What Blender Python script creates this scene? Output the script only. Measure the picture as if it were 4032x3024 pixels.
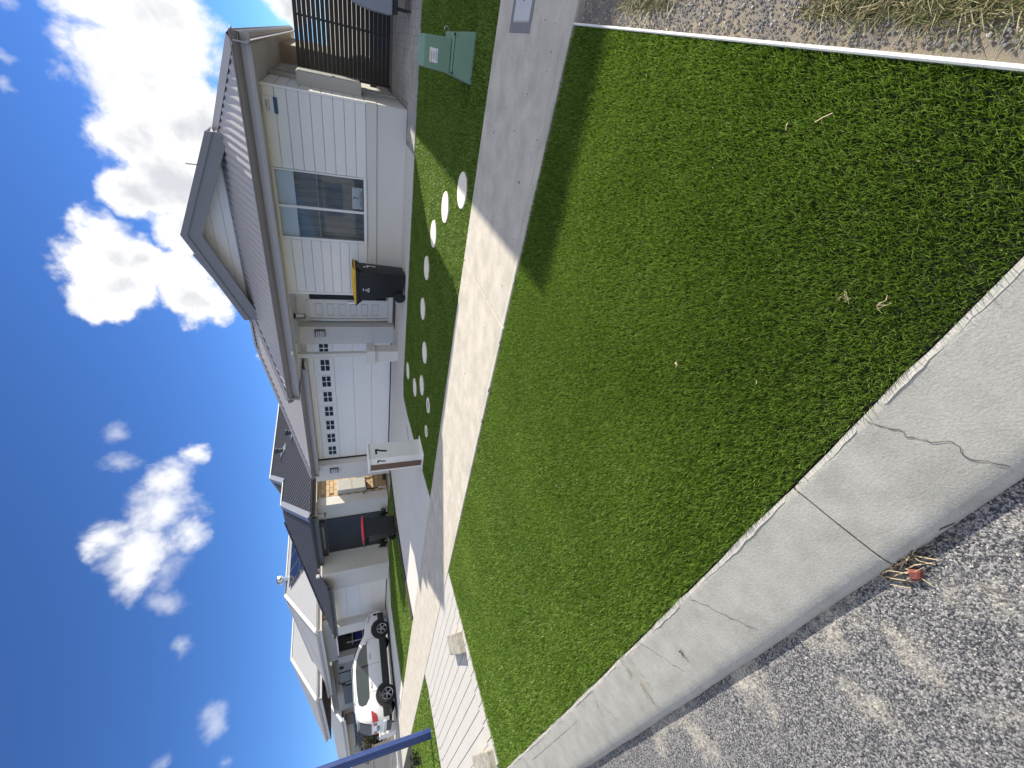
import bpy, bmesh, math, random
import numpy as np
from mathutils import Vector, Matrix
for o in list(bpy.data.objects): bpy.data.objects.remove(o)
random.seed(7); rng = np.random.default_rng(7)
R = math.radians
scene = bpy.context.scene
COL = scene.collection

# ------------------------------------------------------------------ camera
F_PX, PITCH, ROLL, YAW, CAM_H = 1640.0, 21.75, -3.0, -39.5, 1.4
def make_camera():
    p, ro, y = R(PITCH), R(ROLL), R(YAW)
    fwd = Vector((math.sin(y)*math.cos(p), math.cos(y)*math.cos(p), -math.sin(p)))
    right = Vector((math.cos(y), -math.sin(y), 0)); up = right.cross(fwd)
    r2 = math.cos(ro)*right + math.sin(ro)*up; u2 = r2.cross(fwd)
    cam = bpy.data.cameras.new('camera'); o = bpy.data.objects.new('camera', cam); COL.objects.link(o)
    # the phone was held on its side: picture-right is down, picture-up is world-right
    X, Y, Z = -u2, r2, -fwd
    o.matrix_world = Matrix(((X.x, Y.x, Z.x, 0), (X.y, Y.y, Z.y, 0), (X.z, Y.z, Z.z, CAM_H), (0, 0, 0, 1)))
    cam.sensor_width = 36.0; cam.lens = F_PX/4032*36.0; cam.clip_start = 0.05; cam.clip_end = 3000
    scene.camera = o
    return fwd, r2, u2
FWD, RGT, UPV = make_camera()
scene.render.resolution_x, scene.render.resolution_y = 1024, 768

def photo_dir(x, y):   # direction in the world of a point of the 2212-wide photo (used only to aim the clouds)
    X, Y = x*1.8228, y*1.8228
    return (FWD + (1512-Y)/F_PX*RGT - (X-2016)/F_PX*UPV).normalized()

# ------------------------------------------------------------------ light
SUN_DIR = Vector((0.76, 1.66, 1.0)).normalized()      # towards the sun
SUN_EL = math.asin(SUN_DIR.z); SUN_AZ = math.atan2(SUN_DIR.x, SUN_DIR.y)
sun = bpy.data.lights.new('sun', 'SUN'); sun.energy = 4.0; sun.angle = R(0.53); sun.color = (1.0, 0.92, 0.78)
so = bpy.data.objects.new('sun', sun); COL.objects.link(so)
so.rotation_euler = SUN_DIR.to_track_quat('Z', 'Y').to_euler(); so.location = (20, 40, 40)
vs = scene.view_settings
vs.view_transform = 'Standard'; vs.look = 'None'; vs.gamma = 1.0; vs.use_curve_mapping = False; vs.exposure = 1.02
SKY_STRENGTH = 0.073

def make_world():
    w = bpy.data.worlds.new('World'); scene.world = w; w.use_nodes = True
    nt = w.node_tree; N = nt.nodes; L = nt.links; N.clear()
    out = N.new('ShaderNodeOutputWorld'); bg = N.new('ShaderNodeBackground'); L.new(bg.outputs[0], out.inputs[0])
    bg.inputs[1].default_value = SKY_STRENGTH
    sky = N.new('ShaderNodeTexSky'); sky.sky_type = 'NISHITA'; sky.sun_disc = False
    sky.sun_elevation = SUN_EL; sky.sun_rotation = SUN_AZ; sky.altitude = 3000
    sky.air_density = 1.0; sky.dust_density = 0.0; sky.ozone_density = 4.0
    tc = N.new('ShaderNodeTexCoord'); d0 = tc.outputs['Generated']
    def math_(op, a, b=None, c=None, clamp=False):
        n = N.new('ShaderNodeMath'); n.operation = op; n.use_clamp = clamp
        for i, v in enumerate((a, b, c)):
            if v is None: continue
            if isinstance(v, (int, float)): n.inputs[i].default_value = v
            else: L.new(v, n.inputs[i])
        return n.outputs[0]
    def noise(scale, detail, rough, vec, dist=0.0):
        n = N.new('ShaderNodeTexNoise'); n.inputs['Scale'].default_value = scale; n.inputs['Detail'].default_value = detail
        n.inputs['Roughness'].default_value = rough; n.inputs['Distortion'].default_value = dist; L.new(vec, n.inputs['Vector']); return n
    def step(v, lo, hi):
        mr = N.new('ShaderNodeMapRange'); mr.interpolation_type = 'SMOOTHSTEP'; mr.inputs[1].default_value = lo; mr.inputs[2].default_value = hi; L.new(v, mr.inputs[0]); return mr.outputs[0]
    # ragged outlines: the direction is wobbled before the blobs are measured
    wob = noise(9.0, 4, 0.6, d0)
    sub = N.new('ShaderNodeVectorMath'); sub.operation = 'SUBTRACT'; L.new(wob.outputs['Color'], sub.inputs[0]); sub.inputs[1].default_value = (.5, .5, .5)
    ma = N.new('ShaderNodeVectorMath'); ma.operation = 'MULTIPLY_ADD'; L.new(sub.outputs[0], ma.inputs[0]); ma.inputs[1].default_value = (.10, .10, .10); L.new(d0, ma.inputs[2])
    dv = ma.outputs[0]
    def blobs(lst):
        acc = None
        for (c, r) in lst:
            n = N.new('ShaderNodeVectorMath'); n.operation = 'DISTANCE'; L.new(dv, n.inputs[0]); n.inputs[1].default_value = c
            v = math_('MULTIPLY_ADD', n.outputs['Value'], -1.0/r, 1.0)
            acc = v if acc is None else math_('MAXIMUM', acc, v)
        return acc
    K = 1.8228/F_PX
    heavy = [(310, 40, 165), (265, -40, 120), (330, 190, 150), (400, 280, 120), (290, 290, 90), (385, 400, 110), (300, 420, 62), (425, 500, 75),
             (225, 545, 92), (255, 630, 80), (205, 500, 62), (305, 560, 58), (400, 615, 75), (425, 645, 60), (622, -8, 60), (572, 765, 22), (245, 690, 45)]
    light = [(300, 1195, 74), (245, 1150, 52), (215, 1165, 34), (365, 1040, 55), (345, 1105, 75), (300, 1245, 52), (395, 1150, 58), (405, 985, 28)]
    wisps = [(262, 930, 40), (272, 1000, 36), (458, 1565, 46), (345, 1648, 40), (412, 1395, 34), (372, 1300, 44), (42, 120, 28), (55, 185, 28), (25, 10, 34), (480, 1635, 40), (360, 1230, 60)]
    def conv(lst):
        o = []
        for x, y, r in lst:
            d = photo_dir(x, y); o.append((d, r*K*d.dot(FWD)**1.6*1.45))
        return o
    heavy, light, wisps = conv(heavy), conv(light), conv(wisps)
    # more cumulus added off frame, mostly to the right, as unseen white fill light
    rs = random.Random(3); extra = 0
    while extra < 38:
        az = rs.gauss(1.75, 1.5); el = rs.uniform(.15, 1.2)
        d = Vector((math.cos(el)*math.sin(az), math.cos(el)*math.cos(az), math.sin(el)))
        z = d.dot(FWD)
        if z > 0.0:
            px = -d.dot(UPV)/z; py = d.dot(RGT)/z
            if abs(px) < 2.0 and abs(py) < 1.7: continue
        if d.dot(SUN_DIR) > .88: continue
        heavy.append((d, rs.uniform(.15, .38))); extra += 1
    fb = noise(11.0, 8, 0.6, d0, 0.3).outputs['Fac']
    fb2 = noise(6.0, 6, 0.55, d0, 0.2).outputs['Fac']
    fbc = math_('SUBTRACT', fb, 0.5)
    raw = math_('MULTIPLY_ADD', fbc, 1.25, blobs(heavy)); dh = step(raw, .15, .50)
    rl = math_('MULTIPLY_ADD', fbc, 1.5, blobs(light)); dl = step(rl, .15, .85)
    rw = math_('MULTIPLY_ADD', fbc, 1.8, blobs(wisps)); dw = step(rw, .25, 1.1)
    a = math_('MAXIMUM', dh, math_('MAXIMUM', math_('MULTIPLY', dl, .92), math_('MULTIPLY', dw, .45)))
    # thick cloud is greyer than its sunlit rim
    grey = step(math_('MULTIPLY_ADD', math_('SUBTRACT', fb2, .5), 2.6, raw), .45, 1.15)
    cr = N.new('ShaderNodeMix'); cr.data_type = 'RGBA'; L.new(grey, cr.inputs[0])
    cr.inputs[6].default_value = (7.8, 7.8, 7.8, 1); cr.inputs[7].default_value = (5.0, 5.15, 5.45, 1)
    tint = N.new('ShaderNodeMix'); tint.data_type = 'RGBA'; tint.blend_type = 'MULTIPLY'; tint.inputs[0].default_value = 1; L.new(sky.outputs[0], tint.inputs[6]); tint.inputs[7].default_value = (.54, .78, 1.12, 1)
    mx = N.new('ShaderNodeMix'); mx.data_type = 'RGBA'; L.new(a, mx.inputs[0]); L.new(tint.outputs[2], mx.inputs[6]); L.new(cr.outputs[2], mx.inputs[7])
    L.new(mx.outputs[2], bg.inputs[0])
make_world()

# ------------------------------------------------------------------ materials
MATS = {}
def mat(name, col, rough=.7, var=.12, vscale=3.0, fine=0.0, fscale=120.0, bump=0.0, bscale=200.0, metal=0.0, spec=.5, rnd=0.0, col2=None, dirt=0.0):
    """Principled material; var = slow colour drift, fine = fine speckle, rnd = change from piece to piece."""
    if name in MATS: return MATS[name]
    m = bpy.data.materials.new(name); m.use_nodes = True; MATS[name] = m
    nt = m.node_tree; N = nt.nodes; L = nt.links; b = N['Principled BSDF']
    b.inputs['Roughness'].default_value = rough; b.inputs['Metallic'].default_value = metal; b.inputs['Specular IOR Level'].default_value = spec
    g = N.new('ShaderNodeNewGeometry'); pos = g.outputs['Position']
    def nz(s, d=4, r=.55):
        n = N.new('ShaderNodeTexNoise'); n.inputs['Scale'].default_value = s; n.inputs['Detail'].default_value = d; n.inputs['Roughness'].default_value = r; L.new(pos, n.inputs['Vector']); return n.outputs['Fac']
    def mad(a, k, c):
        n = N.new('ShaderNodeMath'); n.operation = 'MULTIPLY_ADD'; L.new(a, n.inputs[0]); n.inputs[1].default_value = k
        if isinstance(c, (int, float)): n.inputs[2].default_value = c
        else: L.new(c, n.inputs[2])
        return n.outputs[0]
    f = mad(nz(vscale), 2*var, 1-var)
    if fine: f = mad(nz(fscale, 2, .7), 2*fine, mad(f, 1, -fine))
    if rnd:
        oi = N.new('ShaderNodeObjectInfo'); f = mad(oi.outputs['Random'], 2*rnd, mad(f, 1, -rnd))
    v = N.new('ShaderNodeVectorMath'); v.operation = 'SCALE'
    if col2:
        mx = N.new('ShaderNodeMix'); mx.data_type = 'RGBA'; mx.inputs[6].default_value = (*col, 1); mx.inputs[7].default_value = (*col2, 1)
        mr = N.new('ShaderNodeMapRange'); mr.inputs[1].default_value = .38; mr.inputs[2].default_value = .66; L.new(nz(vscale*1.7, 6, .6), mr.inputs[0]); L.new(mr.outputs[0], mx.inputs[0])
        L.new(mx.outputs[2], v.inputs[0])
    else: v.inputs[0].default_value = col
    L.new(f, v.inputs['Scale']); L.new(v.outputs[0], b.inputs['Base Color'])
    rr = mad(nz(vscale*6), .24, max(rough-.12, .02)); L.new(rr, b.inputs['Roughness'])
    if bump:
        bp = N.new('ShaderNodeBump'); bp.inputs['Strength'].default_value = 1.0; bp.inputs['Distance'].default_value = bump; L.new(nz(bscale, 4, .65), bp.inputs['Height']); L.new(bp.outputs[0], b.inputs['Normal'])
    return m

def glass_mat(name, tint=(.55, .6, .62), refl=.10):
    m = bpy.data.materials.new(name); m.use_nodes = True; nt = m.node_tree; N = nt.nodes; L = nt.links; N.clear()
    o = N.new('ShaderNodeOutputMaterial'); t = N.new('ShaderNodeBsdfTransparent'); t.inputs[0].default_value = (*tint, 1)
    g = N.new('ShaderNodeBsdfGlossy'); g.inputs['Roughness'].default_value = .02; g.inputs[0].default_value = (.95, .97, 1, 1)
    fr = N.new('ShaderNodeFresnel'); fr.inputs[0].default_value = 1.28
    a = N.new('ShaderNodeMath'); a.operation = 'ADD'; L.new(fr.outputs[0], a.inputs[0]); a.inputs[1].default_value = refl
    mx = N.new('ShaderNodeMixShader'); L.new(a.outputs[0], mx.inputs[0]); L.new(t.outputs[0], mx.inputs[1]); L.new(g.outputs[0], mx.inputs[2]); L.new(mx.outputs[0], o.inputs[0])
    MATS[name] = m; return m

def blade_mat(name, cols, trans=.35):
    """grass blades: colour runs through a ramp by the blade's own 'tint' value"""
    m = bpy.data.materials.new(name); m.use_nodes = True; nt = m.node_tree; N = nt.nodes; L = nt.links; N.clear()
    o = N.new('ShaderNodeOutputMaterial'); at = N.new('ShaderNodeAttribute'); at.attribute_name = 'tint'
    g = N.new('ShaderNodeNewGeometry'); nz = N.new('ShaderNodeTexNoise'); nz.inputs['Scale'].default_value = 1.6; nz.inputs['Detail'].default_value = 3; L.new(g.outputs['Position'], nz.inputs['Vector'])
    ad = N.new('ShaderNodeMath'); ad.operation = 'MULTIPLY_ADD'; L.new(nz.outputs['Fac'], ad.inputs[0]); ad.inputs[1].default_value = .5; L.new(at.outputs['Fac'], ad.inputs[2])
    sb = N.new('ShaderNodeMath'); sb.operation = 'SUBTRACT'; L.new(ad.outputs[0], sb.inputs[0]); sb.inputs[1].default_value = .25
    cr = N.new('ShaderNodeValToRGB'); L.new(sb.outputs[0], cr.inputs[0])
    e = cr.color_ramp.elements
    while len(e) < len(cols): e.new(.5)
    for i, c in enumerate(cols): e[i].position = i/(len(cols)-1); e[i].color = (*c, 1)
    df = N.new('ShaderNodeBsdfPrincipled'); df.inputs['Roughness'].default_value = .5; df.inputs['Specular IOR Level'].default_value = .35; L.new(cr.outputs[0], df.inputs['Base Color'])
    tl = N.new('ShaderNodeBsdfTranslucent'); L.new(cr.outputs[0], tl.inputs[0])
    mx = N.new('ShaderNodeMixShader'); mx.inputs[0].default_value = trans; L.new(df.outputs[0], mx.inputs[1]); L.new(tl.outputs[0], mx.inputs[2]); L.new(mx.outputs[0], o.inputs[0])
    MATS[name] = m; return m

def asphalt_mat():
    m = bpy.data.materials.new('asphalt'); m.use_nodes = True; nt = m.node_tree; N = nt.nodes; L = nt.links; b = N['Principled BSDF']
    g = N.new('ShaderNodeNewGeometry'); P = g.outputs['Position']
    def vor(s, out='Color', feat='F1'):
        n = N.new('ShaderNodeTexVoronoi'); n.feature = feat; n.inputs['Scale'].default_value = s; L.new(P, n.inputs['Vector']); return n.outputs[out]
    def noi(s, d=5, r=.6):
        n = N.new('ShaderNodeTexNoise'); n.inputs['Scale'].default_value = s; n.inputs['Detail'].default_value = d; n.inputs['Roughness'].default_value = r; L.new(P, n.inputs['Vector']); return n.outputs['Fac']
    cr = N.new('ShaderNodeValToRGB'); el = cr.color_ramp.elements
    el[0].position = .0; el[0].color = (.016, .017, .022, 1); el[1].position = 1; el[1].color = (.48, .46, .43, 1)
    for p, c in ((.34, (.04, .042, .05)), (.52, (.12, .12, .13)), (.68, (.24, .24, .24)), (.86, (.33, .325, .31))):
        e = el.new(p); e.color = (*c, 1)
    sx = N.new('ShaderNodeSeparateColor'); L.new(vor(190), sx.inputs[0])
    sx2 = N.new('ShaderNodeSeparateColor'); L.new(vor(380), sx2.inputs[0])
    ad = N.new('ShaderNodeMath'); ad.operation = 'MULTIPLY_ADD'; L.new(sx2.outputs[0], ad.inputs[0]); ad.inputs[1].default_value = .45
    ml = N.new('ShaderNodeMath'); ml.operation = 'MULTIPLY'; L.new(sx.outputs[0], ml.inputs[0]); ml.inputs[1].default_value = .58; L.new(ml.outputs[0], ad.inputs[2]); L.new(ad.outputs[0], cr.inputs[0])
    # pale sand lying in the texture in drifts
    mr = N.new('ShaderNodeMapRange'); mr.inputs[1].default_value = .52; mr.inputs[2].default_value = .66; L.new(noi(3.4, 12, .74), mr.inputs[0])
    m2 = N.new('ShaderNodeMath'); m2.operation = 'MULTIPLY'; L.new(mr.outputs[0], m2.inputs[0])
    mr2 = N.new('ShaderNodeMapRange'); mr2.inputs[1].default_value = .3; mr2.inputs[2].default_value = .62; L.new(noi(95, 2, .6), mr2.inputs[0]); L.new(mr2.outputs[0], m2.inputs[1])
    mx = N.new('ShaderNodeMix'); mx.data_type = 'RGBA'; L.new(m2.outputs[0], mx.inputs[0]); L.new(cr.outputs[0], mx.inputs[6]); mx.inputs[7].default_value = (0.50, .465, .39, 1)
    L.new(mx.outputs[2], b.inputs['Base Color']); b.inputs['Roughness'].default_value = .9
    bp = N.new('ShaderNodeBump'); bp.inputs['Distance'].default_value = .002; bp.inputs['Strength'].default_value = .8; L.new(vor(190, 'Distance'), bp.inputs['Height']); bp.invert = True
    L.new(bp.outputs[0], b.inputs['Normal']); MATS['asphalt'] = m; return m

asphalt_mat()
mat('concrete', (.54, .50, .43), .88, .15, 2.6, .26, 100, .0008, 160, col2=(.42, .395, .345))
mat('kerb_concrete', (.41, .405, .37), .9, .18, 6, .30, 150, .0013, 150, col2=(.345, .34, .305))
mat('drive_concrete', (.58, .565, .54), .85, .08, 1.2, .12, 200, .0012, 150)
mat('cross_concrete', (.50, .485, .46), .85, .06, 1.5, .14, 180, .0015, 150)
mat('groove_dark', (.10, .095, .09), .9, .1)
mat('crack_dark', (.085, .078, .068), .95, .2)
mat('rust_stain', (.33, .25, .16), .9, .35, 14, .2, 150)
mat('white_edging', (.74, .73, .70), .6, .08, 6, .06, 90)
mat('sand', (.36, .30, .22), .95, .2, 2, .2, 160, .004, 90, col2=(.26, .23, .19))
mat('gravel_bed', (.20, .185, .165), .95, .25, 5, .35, 260, .003, 260, col2=(.30, .25, .18))
mat('turf_base', (.016, .022, .007), .95, .2, 6, .3, 300, .004, 200)
mat('paver', (.33, .32, .31), .85, .10, 6, .12, 180, .0015, 160, rnd=.14)
mat('paver_bed', (.10, .10, .10), .95, .1)
mat('stone_white', (.80, .74, .65), .8, .06, 4, .06, 150, .001, 120, rnd=.05)
mat('lid_grey', (.30, .30, .30), .7, .1, 6, .08, 150)
mat('render', (.69, .67, .62), .85, .03, 1.5, .05, 240, .0012, 200)
mat('board_white', (.84, .825, .79), .55, .05, 1.6, .02, 160, .0003, 120, rnd=.012)
mat('white_paint', (.87, .855, .815), .45, .03, 2)
mat('white_frame', (.82, .82, .81), .35, .02, 3)
mat('soffit', (.66, .65, .61), .8, .03, 1)
mat('roof_grey', (.37, .355, .365), .45, .06, .8, .03, 60, spec=.4)
mat('trim_grey', (.20, .198, .205), .45, .05, 1.5, .02, 60)
mat('gutter_grey', (.22, .20, .185), .4, .10, 2.5, .03, 60)
mat('fascia_grey', (.38, .36, .355), .45, .05, 2)
mat('roof_dark', (.052, .054, .064), .45, .08, 1, spec=.4)
mat('gutter_dark', (.06, .058, .062), .4, .1, 2)
mat('flash_grey', (.20, .215, .25), .4, .1, 8)
mat('roof_white', (.40, .405, .41), .45, .05, 1)
mat('trim_white', (.58, .575, .56), .45, .04, 2)
mat('cream_brick', (.60, .44, .26), .85, .08, 5, .08, 90, .002, 80, rnd=.10)
mat('cream_mortar', (.38, .27, .17), .95, .1, 8)
mat('red_brick', (.40, .15, .085), .85, .12, 5, .1, 90, .002, 80, rnd=.22)
mat('red_mortar', (.42, .31, .22), .95, .1, 8)
mat('tan_brick', (.52, .43, .33), .85, .08, 5, .08, 90, rnd=.1)
mat('grey_render', (.40, .395, .385), .85, .04, 1.5, .05, 200, .001, 160)
mat('dim_glass', (.018, .022, .026), .30, .1, 2, spec=.18)
mat('shutter_dark', (.042, .048, .058), .5, .05, 2)
mat('black_metal', (.018, .019, .022), .45, .1, 3)
mat('black_plastic', (.012, .012, .014), .5, .2, 4, .05, 60)
mat('rubber', (.014, .014, .015), .8, .1)
mat('yellow_lid', (.72, .43, .03), .45, .08, 5)
mat('red_lid', (.62, .05, .07), .35, .1, 5)
mat('green_plastic', (.17, .29, .205), .55, .10, 4, .04, 80)
mat('white_print', (.78, .78, .78), .5, .03)
mat('red_print', (.50, .16, .17), .6, .05)
mat('grey_print', (.32, .33, .36), .6, .05)
mat('black_print', (.012, .012, .013), .45, .05)
mat('blue_print', (.02, .07, .19), .4, .05)
mat('wood_brown', (.15, .088, .058), .6, .15, 9)
mat('pit_frame', (.20, .20, .21), .8, .1, 5, .1, 120)
mat('pit_lid', (.52, .53, .55), .7, .06, 5, .08, 140, .001, 90)
mat('meter_grey', (.50, .50, .47), .45, .04, 3)
mat('blue_paint', (.018, .045, .17), .38, .1, 3, .03, 40)
mat('car_white', (.76, .765, .77), .16, .01, 2, spec=.6)
mat('car_black', (.02, .021, .023), .5, .1, 6)
mat('car_glass', (.03, .04, .042), .04, .1, 2, spec=.9)
mat('alloy', (.55, .55, .56), .25, .05, 3, metal=.85)
mat('lamp_red', (.42, .012, .015), .15, .1, 8, spec=.8)
mat('lamp_clear', (.45, .46, .48), .1, .1, 8, spec=.8)
mat('curtain', (.30, .305, .315), .9, .05, 3)
mat('blind', (.82, .82, .80), .85, .03, 2)
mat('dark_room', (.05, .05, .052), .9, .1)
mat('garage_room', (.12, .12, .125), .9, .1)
mat('solar', (.012, .015, .035), .12, .1, 5, spec=.8)
mat('solar_frame', (.10, .11, .14), .3, .05)
mat('mulch', (.045, .038, .032), .95, .3, 30, .3, 200, .01, 120)
mat('doormat', (.10, .055, .035), .95, .2, 40)
mat('fence_dark', (.035, .036, .042), .55, .1, 2)
mat('brown_soffit', (.075, .045, .045), .6, .1, 3)
mat('cream_wall', (.55, .49, .40), .9, .06, 2, .05, 120)
mat('brick_red_chip', (.19, .055, .045), .9, .15, 40, .15, 300, .002, 250)
mat('grey_hood', (.26, .29, .33), .5, .06, 4, .04, 90)
mat('shelf_white', (.55, .55, .55), .5, .05)
mat('box_red', (.38, .02, .025), .5, .1)
mat('box_pink', (.42, .06, .14), .5, .1)
mat('box_blue', (.03, .05, .22), .5, .1)
mat('box_pale', (.5, .5, .48), .6, .1)
mat('leaf_dry', (.52, .42, .26), .8, .2, 60)
mat('bark', (.09, .07, .05), .95, .2, 12)
mat('chrome', (.6, .6, .62), .15, .02, metal=1.0)
mat('bulb_glass', (.75, .72, .68), .08, .05, spec=.8)
glass_mat('window_glass', (.90, .93, .94), .0)
glass_mat('garage_glass', (.16, .17, .18), .02)
blade_mat('turf_blade', [(.048, .086, .011), (.092, .165, .018), (.150, .262, .027), (.215, .340, .045), (.33, .41, .12)], .36)
blade_mat('dry_blade', [(.05, .075, .018), (.09, .12, .03), (.17, .16, .06), (.28, .23, .11), (.44, .37, .22)], .25)
blade_mat('hedge_leaf', [(.010, .016, .010), (.018, .03, .015), (.03, .045, .02)], .15)
blade_mat('shrub_leaf', [(.05, .045, .02), (.10, .09, .04), (.17, .15, .07), (.26, .22, .12)], .25)

# ------------------------------------------------------------------ mesh helpers
ORG = {}
def tag(o, label=None, cat=None, group=None, kind=None):
    if label: o['label'] = label
    if cat: o['category'] = cat
    if group: o['group'] = group
    if kind: o['kind'] = kind
    return o
def thing(name, loc, label, cat, group=None, kind=None):
    o = bpy.data.objects.new(name, None); COL.objects.link(o); o.location = loc; o.empty_display_size = .2
    ORG[o] = Vector(loc); return tag(o, label, cat, group, kind)
class MB:
    def __init__(s): s.v = []; s.f = []
    def add(s, vs, fs):
        n = len(s.v); s.v += [tuple(p) for p in vs]; s.f += [tuple(i+n for i in f) for f in fs]; return s
    def box(s, x0, x1, y0, y1, z0, z1):
        x0, x1 = sorted((x0, x1)); y0, y1 = sorted((y0, y1)); z0, z1 = sorted((z0, z1))
        return s.add([(x, y, z) for z in (z0, z1) for y in (y0, y1) for x in (x0, x1)],
                     [(0, 2, 3, 1), (4, 5, 7, 6), (0, 1, 5, 4), (2, 6, 7, 3), (0, 4, 6, 2), (1, 3, 7, 5)])
    def hexa(s, bot, top):
        return s.add(list(bot)+list(top), [(3, 2, 1, 0), (4, 5, 6, 7), (0, 1, 5, 4), (1, 2, 6, 5), (2, 3, 7, 6), (3, 0, 4, 7)])
    def prism(s, poly, z0, z1):     # xy polygon, counter-clockwise
        n = len(poly)
        return s.add([(x, y, z0) for x, y in poly]+[(x, y, z1) for x, y in poly],
                     [tuple(range(n-1, -1, -1)), tuple(range(n, 2*n))]+[(i, (i+1) % n, (i+1) % n+n, i+n) for i in range(n)])
    def extr(s, poly, vec):         # any planar 3d polygon pushed along vec
        n = len(poly); vec = Vector(vec)
        return s.add([Vector(p) for p in poly]+[Vector(p)+vec for p in poly],
                     [tuple(range(n-1, -1, -1)), tuple(range(n, 2*n))]+[(i, (i+1) % n, (i+1) % n+n, i+n) for i in range(n)])
    def cyl(s, p0, p1, r0, r1=None, n=12, caps=True):
        r1 = r0 if r1 is None else r1; p0 = Vector(p0); p1 = Vector(p1); d = (p1-p0).normalized()
        a = d.orthogonal().normalized(); b = d.cross(a)
        ring = lambda p, r: [p+r*(math.cos(2*math.pi*i/n)*a+math.sin(2*math.pi*i/n)*b) for i in range(n)]
        fs = [(i, (i+1) % n, (i+1) % n+n, i+n) for i in range(n)]
        if caps: fs += [tuple(range(n-1, -1, -1)), tuple(range(n, 2*n))]
        return s.add(ring(p0, r0)+ring(p1, r1), fs)
    def tube(s, pts, r, n=6):
        for a, b in zip(pts[:-1], pts[1:]): s.cyl(a, b, r, r, n)
        return s
    def lathe(s, prof, c=(0, 0, 0), n=16):
        vs = [(c[0]+r*math.cos(2*math.pi*i/n), c[1]+r*math.sin(2*math.pi*i/n), c[2]+z) for r, z in prof for i in range(n)]
        fs = [(j*n+i, j*n+(i+1) % n, (j+1)*n+(i+1) % n, (j+1)*n+i) for j in range(len(prof)-1) for i in range(n)]
        fs += [tuple(range(n-1, -1, -1)), tuple(range((len(prof)-1)*n, len(prof)*n))]
        return s.add(vs, fs)
    def grid(s, pts):               # rows of points
        h, w = len(pts), len(pts[0])
        return s.add([p for r in pts for p in r], [(j*w+i, j*w+i+1, (j+1)*w+i+1, (j+1)*w+i) for j in range(h-1) for i in range(w-1)])
    def beam(s, a, b, w, h, up=(0, 0, 1)):   # rectangular bar from a to b, top centred on the line
        a = Vector(a); b = Vector(b); d = (b-a).normalized(); side = d.cross(Vector(up)).normalized(); u = side.cross(d)
        q = lambda p: [p-side*w/2-u*h, p+side*w/2-u*h, p+side*w/2, p-side*w/2]
        return s.add(q(a)+q(b), [(3, 2, 1, 0), (4, 5, 6, 7), (0, 1, 5, 4), (1, 2, 6, 5), (2, 3, 7, 6), (3, 0, 4, 7)])
    def mesh(s, name, m, org=(0, 0, 0), bevel=0, smooth=False, seg=1):
        me = bpy.data.meshes.new(name); ox, oy, oz = org
        me.from_pydata([(x-ox, y-oy, z-oz) for x, y, z in s.v], [], s.f)
        bm = bmesh.new(); bm.from_mesh(me)
        bmesh.ops.recalc_face_normals(bm, faces=bm.faces)
        if bevel: bmesh.ops.bevel(bm, geom=list(bm.edges), offset=bevel, segments=seg, affect='EDGES', profile=.6, clamp_overlap=True)
        bm.to_mesh(me); bm.free()
        if smooth:
            me.polygons.foreach_set('use_smooth', [True]*len(me.polygons))
            try: me.set_sharp_from_angle(angle=R(40))
            except Exception: pass
        me.materials.append(MATS[m]); return me
    def build(s, name, m, parent=None, bevel=0, smooth=False, seg=1):
        org = ORG.get(parent, Vector((0, 0, 0)))
        o = bpy.data.objects.new(name, s.mesh(name, m, org, bevel, smooth, seg)); COL.objects.link(o)
        if parent: o.parent = parent
        ORG[o] = org; return o
def box(name, b, m, parent=None, bevel=0.0): return MB().box(*b).build(name, m, parent, bevel)
def struct(name, mb, m, **k): return tag(mb.build(name, m, **k), kind='structure')
def place(name, me, parent, loc, rotz=0):
    o = bpy.data.objects.new(name, me); COL.objects.link(o); org = ORG.get(parent, Vector((0, 0, 0)))
    o.location = Vector(loc)-org; o.rotation_euler = (0, 0, rotz)
    if parent: o.parent = parent
    ORG[o] = Vector(loc); return o
def copy_tree(o, parent=None):
    c = o.copy(); COL.objects.link(c); c.parent = parent; ORG[c] = ORG.get(o, Vector((0, 0, 0)))
    for ch in list(o.children): copy_tree(ch, c)
    return c

def corrugated(name, poly, down, pitch, amp, m, parent, samples=6, flat=False):
    """roof sheeting: planar polygon, ribs running along 'down'"""
    P = [Vector(p) for p in poly]; d = Vector(down).normalized()
    n = (P[1]-P[0]).cross(P[2]-P[0]).normalized()
    if n.z < 0: n = -n
    u = d.cross(n).normalized(); o = P[0]
    uv = [((p-o).dot(u), (p-o).dot(d)) for p in P]; u0 = min(a for a, _ in uv); u1 = max(a for a, _ in uv)
    k = max(2, int((u1-u0)/pitch*samples)); mb = MB(); prev = None; vs = []; fs = []
    for i in range(k+1):
        uu = u0+1e-4+(u1-u0-2e-4)*i/k; hits = []
        for (a, b), (c, e) in zip(uv, uv[1:]+uv[:1]):
            if (a-uu)*(c-uu) < 0: hits.append(b+(e-b)*(uu-a)/(c-a))
        if len(hits) < 2: prev = None; continue
        ph = (uu/pitch) % 1.0
        h = amp*max(0, math.cos(2*math.pi*ph)*1.6-.6) if flat else amp*(.5+.5*math.cos(2*math.pi*ph))
        q = [o+u*uu+d*min(hits)+n*h, o+u*uu+d*max(hits)+n*h]
        j = len(vs); vs += q
        if prev is not None: fs.append((prev, prev+1, j+1, j))
        prev = j
    mb.add(vs, fs); return mb.build(name, m, parent, smooth=not flat)

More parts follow.
